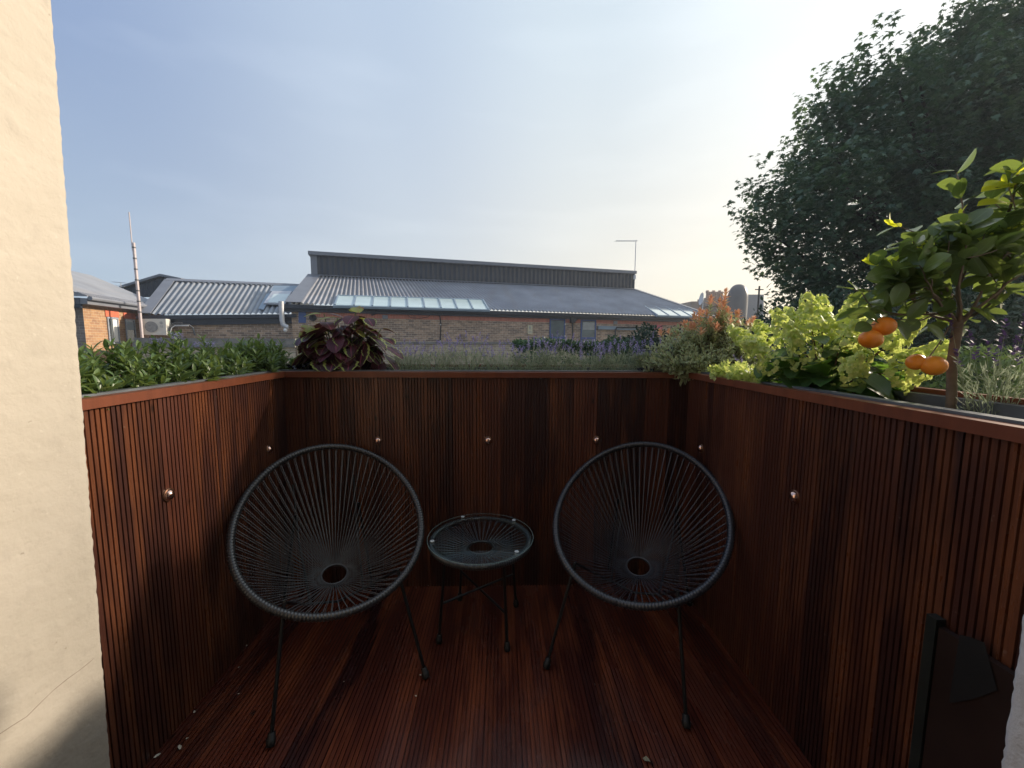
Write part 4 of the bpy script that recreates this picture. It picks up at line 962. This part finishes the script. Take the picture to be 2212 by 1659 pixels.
for i, (px, Y, rx, rz, zc_, mt, lb) in enumerate(((1760, 8.0, 1.6, 1.7, .5, 'hedge_dark', 'dark shrub under the maple behind the hydrangea'), (2000, 7.2, 1.7, 1.7, .55, 'hedge_dark', 'dark shrub under the maple behind the hanging oranges'),
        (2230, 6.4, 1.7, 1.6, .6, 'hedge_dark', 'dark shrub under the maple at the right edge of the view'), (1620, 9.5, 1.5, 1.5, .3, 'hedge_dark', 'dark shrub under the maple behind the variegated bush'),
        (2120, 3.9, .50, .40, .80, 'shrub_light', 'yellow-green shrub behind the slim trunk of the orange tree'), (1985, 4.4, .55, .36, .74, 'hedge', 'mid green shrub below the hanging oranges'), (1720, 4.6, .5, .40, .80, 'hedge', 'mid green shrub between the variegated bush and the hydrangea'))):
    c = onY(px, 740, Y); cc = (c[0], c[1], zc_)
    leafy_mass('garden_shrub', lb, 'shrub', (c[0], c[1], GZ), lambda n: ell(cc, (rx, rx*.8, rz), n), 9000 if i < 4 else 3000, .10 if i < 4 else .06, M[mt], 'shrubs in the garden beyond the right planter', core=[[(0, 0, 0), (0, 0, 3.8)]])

# hebes in the left planter
hy = [(1.06, .20), (1.27, .205), (1.49, .23), (1.71, .22), (1.93, .23), (2.12, .21)]
lbl = ['glossy green hebe shrub nearest the cream wall', 'glossy green hebe shrub, second from the cream wall', 'glossy green hebe shrub in front of the air conditioner', 'glossy green hebe shrub with lilac flowers in the left planter', 'bushy glossy green hebe near the back end of the left planter', 'glossy green hebe shrub at the back left corner beside the plastic sheet']
for i, (y, h) in enumerate(hy):
    b = np.array([XL-.135-.02*(i % 2), y, 1.03]); t = thing('hebe_shrub', lbl[i], 'shrub', b, 0, 'hebe shrubs in the left planter'); sh = Shoots(); wp_ = []
    for k in range(52):
        a = random.uniform(0, 6.283); rr = math.sqrt(random.random()); tip = np.array([math.cos(a)*.145*rr, math.sin(a)*.145*rr, h*(1.02-.50*rr**2)*random.uniform(.72, 1.12)])
        st = tip*np.array([.35, .35, .0]); d = norm(tip-st+np.array([0, 0, .02])); L_ = min(.13, np.linalg.norm(tip-st)*.9); b0 = tip-d*L_
        e_, dd = sh.add(b0, d, L_, 7, 2, .062, 78, 24, .4, .03); wp_.append([st, b0])
    cloud('leaves', sh.P, sh.D, sh.N, sh.S, leaf_tpl(.155, .14, .22, 5), M['hebe'], t); stems(sh.paths+wp_, .0024, M['stem_green'], t)
    if i in (2, 3, 5):
        for q in range(2):
            s = MB(); P2, D2, N2, S2 = [], [], [], []
            c = np.array([random.uniform(-.06, .08), random.uniform(-.08, .08), h*random.uniform(.85, 1.0)])
            for j in range(60):
                z = j/60*.022; a = random.uniform(0, 6.28); o = np.array([math.cos(a), math.sin(a), .25]); P2.append(c+np.array([0, 0, z])+o*.012); D2.append(o); N2.append((0, 0, 1)); S2.append(.010)
            cloud('flower_spike', P2, D2, N2, S2, leaf_tpl(.35, .1, .1, 2), M['lilac'], t)

# coleus
cb = np.array([-.81, YB+.165, 1.055]); t = thing('coleus_plant', 'maroon and lime leaved coleus on the back parapet planter', 'plant', cb)
P_, D_, N_, S_ = [[], []], [[], []], [[], []], [[], []]; pth = []
for k in range(27):
    a = random.uniform(0, 6.283); rr = .03+.15*math.sqrt(random.random()); top = np.array([math.cos(a)*rr*1.1, math.sin(a)*rr*.5, random.uniform(.20, .37)-.8*max(0, rr-.08)])
    pth.append([np.array([top[0]*.2, top[1]*.2, 0]), top*np.array([.7, .7, .5]), top])
    for nd in range(4):
        c = top-np.array([0, 0, .042*nd]); sz = .085+.022*nd*random.uniform(.7, 1.1); ph = random.random()*3.14+nd*1.57
        for sgn in (0, math.pi):
            b_ = ph+sgn; o = np.array([math.cos(b_), math.sin(b_), 0]); dz = -.1-.20*nd+random.uniform(-.25, .2)
            k2 = 1 if (nd == 0 and random.random() < .45) else 0
            P_[k2].append(c+o*.012); D_[k2].append(norm(o+np.array([0, 0, dz]))); N_[k2].append(np.array([0, 0, 1])+o*.35*nd+rng.normal(0, .2, 3)); S_[k2].append(min(.135, sz))
for k in range(26):   # outer hanging leaves
    a = k/26*6.283; o = np.array([math.cos(a), math.sin(a), 0]); c = o*np.array([.15, .07, 0])+np.array([0, 0, random.uniform(.12, .2)])
    P_[0].append(c); D_[0].append(norm(o*.8+np.array([0, 0, -.55]))); N_[0].append(o+np.array([0, 0, .5])); S_[0].append(random.uniform(.07, .10))
ct = leaf_tpl(.37, .10, .25, 12, jag=.07, pw=.62, tip=-.1)
cloud('maroon_leaves', P_[0], D_[0], N_[0], S_[0], ct, M['coleus'], t); cloud('lime_leaves', P_[1], D_[1], N_[1], S_[1], ct, M['coleus_lime'], t); stems(pth, .006, M['stem_green'], t)

# lavender
def lavender(b, label, ns, hh, spread, flower, group, head=1., leafn=150):
    t = thing('lavender_plant', label, 'plant', b, 0, group); paths = []; heads = []; LP, LD, LN, LS = [], [], [], []
    for k in range(ns):
        a = random.uniform(0, 6.283); r_ = spread*math.sqrt(random.random()); d = norm(np.array([math.cos(a)*r_*1.2, math.sin(a)*r_*.8, hh])); hgt = hh*random.uniform(.65, 1.12)
        p0 = np.array([math.cos(a)*r_*.5, math.sin(a)*r_*.4, 0]); p1 = p0+d*hgt*.5; p2 = p0+d*hgt+np.array([random.uniform(-.012, .012), 0, 0]); paths.append([p0, p1, p2])
        P2, D2, N2, S2 = [], [], [], []
        heads.append((P2, D2, N2, S2))
        for j in range(15):
            z = (j/15)*.032*head; o = rand_dirs(1)[0]; o[2] = abs(o[2])*.5+.3; P2.append(p2+d*(z-.012)+o*.0012); D2.append(o); N2.append(d); S2.append(.0085*head)
        for j in range(12):
            q_ = j/12*.8; pp = p0+(p2-p0)*q_; o = rand_dirs(1)[0]; LP.append(pp); LD.append(norm(o*.8+d)); LN.append(rng.normal(size=3)); LS.append(random.uniform(.014, .026))
    for k in range(leafn):
        a = random.uniform(0, 6.283); r_ = spread*math.sqrt(random.random()); o = np.array([math.cos(a)*.55, math.sin(a)*.55, 1.0]); LP.append(np.array([math.cos(a)*r_, math.sin(a)*r_*.7, random.uniform(0, hh*.62)])); LD.append(norm(o+rng.normal(0, .45, 3))); LN.append(rng.normal(size=3)); LS.append(random.uniform(.018, .036))
    stems(paths, .0011, M['lav_leaf'], t, n=4); [cloud('flower_head', *h_, leaf_tpl(.34, .1, .1, 2), M[flower], t) for h_ in heads]; cloud('leaves', LP, LD, LN, LS, leaf_tpl(.06, .1, .1, 2), M['lav_leaf'], t)
lv = [(-.50, 'first lavender from the coleus, sparse, along the back parapet'), (-.34, 'second lavender from the coleus, along the back parapet'), (-.17, 'lavender on the back planter in front of the garden wall coping'), (.0, 'lavender on the back planter behind the middle dome light'),
      (.16, 'lavender on the back planter left of the low hedge'), (.31, 'lavender on the back planter in front of the low hedge'), (.47, 'lavender on the back planter below the blue doors'), (.63, 'lavender just left of the variegated bush on the back planter'), (.78, 'lavender tucked under the variegated bush at the back right corner')]
for i, (x, l) in enumerate(lv):
    lavender((x, YB+.15+random.uniform(-.03, .05), 1.06), l, 32, .165+.02*(i % 3), .095, 'lav_flower', 'lavender plants along the back planter', leafn=460)
lavender((1.185, .93, 1.035), 'dark purple lavender at the far right end of the right planter', 18, .25, .065, 'lav_dark', None, 1.35, 240)
lavender((1.12, 1.72, 1.035), 'lavender between the variegated bush and the hydrangea', 16, .17, .08, 'lav_flower', None, 1., 120)

# variegated bush with red shoots
b = np.array([1.06, YB+.10, 1.03]); t = thing('variegated_bush', 'cream-edged green bush with salmon-red new shoots at the back right corner', 'shrub', b)
sh = Shoots(); shr = Shoots(); wp_ = []
for k in range(420):
    a = random.uniform(0, 6.283); rr = math.sqrt(random.random()); X_ = math.cos(a)*.40*rr; Y_ = math.sin(a)*.22*rr
    tall = .31+.09*math.exp(-((X_-.12)/.17)**2); z_ = tall*(1.0-.72*rr**2)*random.uniform(.55, 1.05)+.02
    tip = np.array([X_, Y_, z_]); st = np.array([X_*.3, Y_*.3, 0]); d = norm(tip-st+np.array([X_*.6, Y_*.6, .05])); L_ = min(.15, np.linalg.norm(tip-st)*.8); b0 = tip-d*L_
    e_, dd = sh.add(b0, d, L_, 8, 3, .042, 88, 30, .35, .04); wp_.append([st, b0])
    if z_ > .66*tall and random.random() < .28: shr.add(e_, norm(dd+np.array([0, 0, .6])), .030, 4, 4, .034, 60, 14, .3, .02)
for k in range(6):   # tall central leaders
    x_ = -.02+.035*k+random.uniform(-.02, .02); e_, dd = sh.add((x_, random.uniform(-.06, .06), .26), (random.uniform(-.15, .15), 0, 1), random.uniform(.09, .20), 10, 3, .034, 80, 35, .2, .02); shr.add(e_, dd, .04, 5, 4, .036, 55, 12, .3)
cloud('variegated_leaves', sh.P, sh.D, sh.N, sh.S, leaf_tpl(.19, .12, .2, 3), M['pieris'], t); 
i0 = 0
for kk, pth_ in enumerate(shr.paths):
    n_ = 16 if kk < len(shr.paths)-6 else 20; sl_ = slice(i0, i0+n_); i0 += n_
    if kk < len(shr.paths)-98: continue
    cloud('red_shoot', shr.P[sl_], shr.D[sl_], shr.N[sl_], shr.S[sl_], leaf_tpl(.15, .14, .1, 3), M['pieris_red'], t)
stems(wp_+sh.paths, .0022, M['stem_brown'], t)
# small trailing lime plant over the rail
b = np.array([XR+.07, 1.62, 1.05]); t = thing('trailing_plant', 'small lime-green plant spilling over the right rail', 'plant', b); sh = Shoots()
for k in range(60):
    a = random.uniform(0, 6.283); sh.add((random.uniform(-.07, .05), random.uniform(-.15, .13), random.uniform(.04, .08)), (math.cos(a)-.35, math.sin(a), .5), random.uniform(.04, .08), 7, 3, .026, 80, 30, .4)
cloud('leaves', sh.P, sh.D, sh.N, sh.S, leaf_tpl(.28, .1, .2, 3), M['hyd'], t); stems(sh.paths, .0014, M['stem_green'], t)

# hydrangea
b = np.array([1.09, 1.32, 1.03]); t = thing('hydrangea_bush', 'lime-green flowering hydrangea in the right planter', 'shrub', b)
heads = [(-.16, .16, .20), (-.10, .06, .24), (-.02, .12, .25), (.03, -.03, .27), (-.10, -.02, .17), (.0, -.08, .20), (.12, .04, .25), (.10, -.12, .22), (.15, -.05, .21), (-.04, -.14, .12), (.08, -.19, .12), (.12, -.15, .15), (-.17, .05, .15), (.04, .05, .20), (.13, .10, .20), (-.06, .20, .22), (.04, .14, .27), (-.05, .02, .28), (.09, -.03, .28), (.02, .06, .28)]
pth = []
P2, D2, N2, S2 = [], [], [], []; LP, LD, LN, LS = [], [], [], []
for (x, y, z) in heads:
    tip = np.array([x*1.08, y*1.08, z*1.04+.015]); st = np.array([x*.12, y*.12, 0]); ax = norm(tip-st+np.array([x*.4, y*.4, .04])); pth.append([st, st+(tip-st)*.5+np.array([0, 0, .03]), tip-ax*.05])
    P2, D2, N2, S2 = [], [], [], []; H_ = .13; q1 = norm(np.cross(ax, [0.1, .2, 1])); q2 = np.cross(ax, q1)
    for j in range(125):
        tt = random.random(); rr = .048*(1-tt*.72)*random.uniform(.75, 1.1); a = random.uniform(0, 6.283); o = q1*math.cos(a)+q2*math.sin(a)
        c = tip+ax*(tt*H_-.05)+o*rr; nrm_ = norm(o+ax*.5+rng.normal(0, .35, 3)); u_ = norm(np.cross(nrm_, rng.normal(size=3))); v_ = np.cross(nrm_, u_)
        for w_ in range(4):
            an = w_*math.pi/2; d = u_*math.cos(an)+v_*math.sin(an)+nrm_*.25; P2.append(c); D2.append(d); N2.append(nrm_); S2.append(random.uniform(.008, .012))
    cloud('flower_head', P2, D2, N2, S2, leaf_tpl(.46, .12, .18, 4, pw=.5), M['hyd'], t)
    for k in range(4):
        a = random.uniform(0, 6.283); o = np.array([math.cos(a), math.sin(a), random.uniform(-.5, .1)]); LP.append(st+(tip-st)*random.uniform(.4, .8)); LD.append(o); LN.append(np.array([0, 0, 1])+o*.2); LS.append(random.uniform(.09, .13))
for k in range(44):
    a = random.uniform(0, 6.283); o = np.array([math.cos(a), math.sin(a), 0]); lx_ = o[0] < -.2; LP.append(o*np.array([.04 if lx_ else .10, .12, 0])+np.array([0, 0, random.uniform(.07, .15)])); LD.append(o*np.array([.6 if lx_ else 1, 1, 1])+np.array([0, 0, random.uniform(-.3, .5) if lx_ else random.uniform(-.9, .0)])); LN.append(np.array([0, 0, 1])+o*.7); LS.append(random.uniform(.09, .14))
cloud('leaves', LP, LD, LN, LS, leaf_tpl(.27, .12, .28, 7), M['hyd_leaf'], t); stems(pth, .004, M['stem_brown'], t)
# back-most small lime head of the hydrangea sits against the lavender

# orange tree
tp = onz(2063, 880, 1.035); tb_ = np.array([1.135, .985, 1.03]); t = thing('orange_tree', 'small potted-style orange tree with glossy leaves and four oranges in the right planter', 'tree', tb_)
top = np.array([.004, .0, .285])
s = MB(); s.tube([(.012, 0, -.01), (.010, 0, .08), (.002, .002, .17), top], [.0120, .0105, .0100, .0105], 12); 
brs = []; LP, LD, LN, LS = [], [], [], []; NP, ND, NN, NS = [], [], [], []
def twig(p, d, L_, lv_, r_):
    p = np.array(p, float); d = norm(np.array(d, float)); path = [p]
    n_ = 4
    for i in range(n_):
        d = norm(d+rng.normal(0, .13, 3)+np.array([0, 0, .12])); p = p+d*L_/n_; path.append(p)
        if lv_ <= 1:
            for q in range(2 if lv_ == 0 else 1):
                o = norm(rng.normal(size=3)); o = norm(o-d*np.dot(o, d)); 
                LP.append(p+d*random.uniform(-.01, .01)); LD.append(norm(o+d*.55+np.array([0, 0, .1]))); LN.append(np.array([0, 0, 1.])+rng.normal(0, .55, 3)); LS.append(random.uniform(.036, .068))
    brs.append((path, r_))
    if lv_ > 0:
        for k in range(2):
            nd = norm(d+rng.normal(0, .6, 3)); twig(path[-1-k % 2], nd, L_*random.uniform(.6, .85), lv_-1, r_*.65)
    elif p[2] > .40 and random.random() < .30:
        for q in range(5):
            a = q*1.26; NP.append(p+d*.006*q); ND.append(norm(d+.7*np.array([math.cos(a), math.sin(a), .2]))); NN.append(np.array([math.sin(a), .5, 1])); NS.append(random.uniform(.018, .034))
for k in range(9):
    a = k*.70+random.uniform(-.2, .2); el = random.uniform(.15, .95)
    twig(top-np.array([0, 0, random.uniform(0, .03)]), (math.cos(a)*1.0, math.sin(a)*.6, el), .115, 2, .0042)
for k in range(22):
    a = random.uniform(0, 6.283); o = np.array([math.cos(a), .6*math.sin(a), random.uniform(-.5, .5)]); LP.append(top+o*.03+np.array([0, 0, random.uniform(-.02, .06)])); LD.append(o); LN.append(np.array([0, 0, 1.])+rng.normal(0, .4, 3)); LS.append(random.uniform(.045, .065))
for k in range(6):
    twig(top+np.array([.03+.035*k, random.uniform(-.04, .05), .08+.01*k]), (random.uniform(-.1, .5), random.uniform(-.2, .1), 1), random.uniform(.11, .17), 1, .0030)
for k in range(5):
    twig(top+np.array([-.02, 0, .01*k]), (-1, random.uniform(-.5, .3), .12+.16*k), random.uniform(.10, .15), 1, .0030)
# the tall shoot at right with yellow tip leaves
sp_ = [onY(2165, 500, 1.00)-tb_, onY(2185, 440, 1.0)-tb_, onY(2196, 395, 1.0)-tb_, onY(2199, 365, 1.0)-tb_]; brs.append(([top+np.array([.05, 0, .1])]+sp_, .004))
for (ax_, ay_, bx_, by_, sz) in ((2196, 378, 2168, 362, 1), (2200, 372, 2215, 352, 1), (2190, 400, 2135, 392, 1), (2190, 402, 2130, 403, 1), (2182, 440, 2122, 434, 1), (2196, 395, 2230, 380, 1)):
    a_ = onY(ax_, ay_, 1.0)-tb_; b_ = onY(bx_, by_, .98)-tb_; NP.append(a_); ND.append(b_-a_); NN.append(np.array([0, -.6, 1.])); NS.append(np.linalg.norm(b_-a_)*1.05)
for (x_, y_) in ((1990, 530), (2105, 500), (2120, 490), (1875, 520)):
    c = onY(x_, y_, .98)-tb_
    if x_ < 1900: continue
    brs.append(([c+np.array([.03, .01, -.09]), c+np.array([.01, 0, -.03]), c], .0022))
    for q in range(6): a = q*1.05; NP.append(c+np.array([0, 0, -.006*q])); ND.append(np.array([math.cos(a), .5*math.sin(a), .75])); NN.append(np.array([math.sin(a), -.5, .8])); NS.append(random.uniform(.02, .036))
    for q in range(7): a = q*.9; LP.append(c+np.array([.015, 0, -.045-.01*q])); LD.append(np.array([math.cos(a), .6*math.sin(a), .25])); LN.append(np.array([0, -.4, 1.])+rng.normal(0, .3, 3)); LS.append(random.uniform(.045, .065))
fr = [(1909, 705, .96, .0225, .028), (1881, 733, .95, .0215, .0285), (1979, 782, .99, .0200, .022), (2017, 790, .97, .0240, .0300)]
fp = [onY(a, b_, c)-tb_ for a, b_, c, *_ in fr]
brs.append(([top+np.array([-.03, 0, .02]), onY(1990, 692, .97)-tb_, onY(1930, 690, .96)-tb_, fp[0]+np.array([0, 0, .022])], .0022)); brs.append(([onY(1930, 690, .96)-tb_, onY(1880, 702, .955)-tb_, fp[1]+np.array([-.002, 0, .02])], .0016))
brs.append(([top+np.array([-.01, 0, .0]), onY(2030, 740, .98)-tb_, onY(2008, 770, .98)-tb_, fp[3]+np.array([-.01, 0, .022])], .0020))
for (ax_, ay_, bx_, by_) in ((1940, 690, 1958, 720), (1900, 695, 1855, 668), (1985, 690, 1935, 730), (2000, 700, 2040, 730), (1960, 690, 1990, 660), (1880, 700, 1850, 712)):
    a_ = onY(ax_, ay_, .96)-tb_; b_ = onY(bx_, by_, .94)-tb_; LP.append(a_); LD.append(b_-a_); LN.append(np.array([0, -.8, .6])); LS.append(.055)
for p_, r_ in brs: s.tube(p_, [r_*(1-.5*i/(len(p_)-1)) for i in range(len(p_))], 6)
s.build('trunk', M['bark'], t, True)
cloud('leaves', LP, LD, LN, LS, leaf_tpl(.29, .14, .12, 7), M['citrus'], t); cloud('young_leaves', NP, ND, NN, NS, leaf_tpl(.22, .14, .12, 6), M['citrus_new'], t)
for i, (p_, f_) in enumerate(zip(fp, fr)):
    s = MB(); s.lathe([(max(.0004, math.sin(a))*f_[3]*(1-.04*math.exp(-((a)/.35)**2)), -math.cos(a)*f_[4]) for a in np.linspace(0.01, math.pi-.01, 22)], p_, norm(np.array([1, .2, .12*(-1)**i])), 30)
    fo = s.build('fruit', M['orange'], t, True)
    s = MB(); s.lathe([(.0001, .0012), (.004, .0008), (.0035, -.001)], p_+np.array([-.002, 0, f_[3]*.98]), n=8); s.build('calyx', M['stem_green'], fo)

# crumpled black sheet at the corner
t = thing('plastic_sheet', 'crumpled black plastic sheet in the back left planter corner', 'sheet', (0, 0, 0))
a_ = np.array([-1.06, YB+.06, 1.118]); s = MB(); G = []
for i in range(15): G.append([(a_[0]+i*.011, a_[1]+j*.012, a_[2]+.012*math.sin(i*1.3+j*.9)*math.cos(j*1.1)+.006*random.random()) for j in range(12)])
s.grid(G); s.build('sheet', M['plastic'], t)
t = thing('plastic_sheet', 'crumpled black plastic sheet under the variegated bush', 'sheet', (0, 0, 0)); s = MB(); G = []
for i in range(17): G.append([(.70+i*.012, YB+.03+j*.012, 1.112+.014*math.sin(i*1.1+j*.9)*math.cos(j*1.3)+.008*random.random()) for j in range(10)])
s.grid(G); s.build('sheet', M['plastic'], t)

# evening haze, added also to imitate the lens flare veiling the tree
hm = bpy.data.materials.new('haze_flare_veil'); hm.use_nodes = True; ht = hm.node_tree; ht.nodes.remove(ht.nodes['Principled BSDF'])
pv = N(ht, 'ShaderNodeVolumePrincipled'); pv.inputs['Color'].default_value = (.86, .92, 1.0, 1); pv.inputs['Density'].default_value = HAZE; pv.inputs['Anisotropy'].default_value = .35
L(ht, pv.outputs[0], ht.nodes['Material Output'].inputs['Volume'])
s = MB(); s.box(-62, 62, -27, 77, -4.2, 13.5); tag(s.build('haze', hm), kind='stuff')
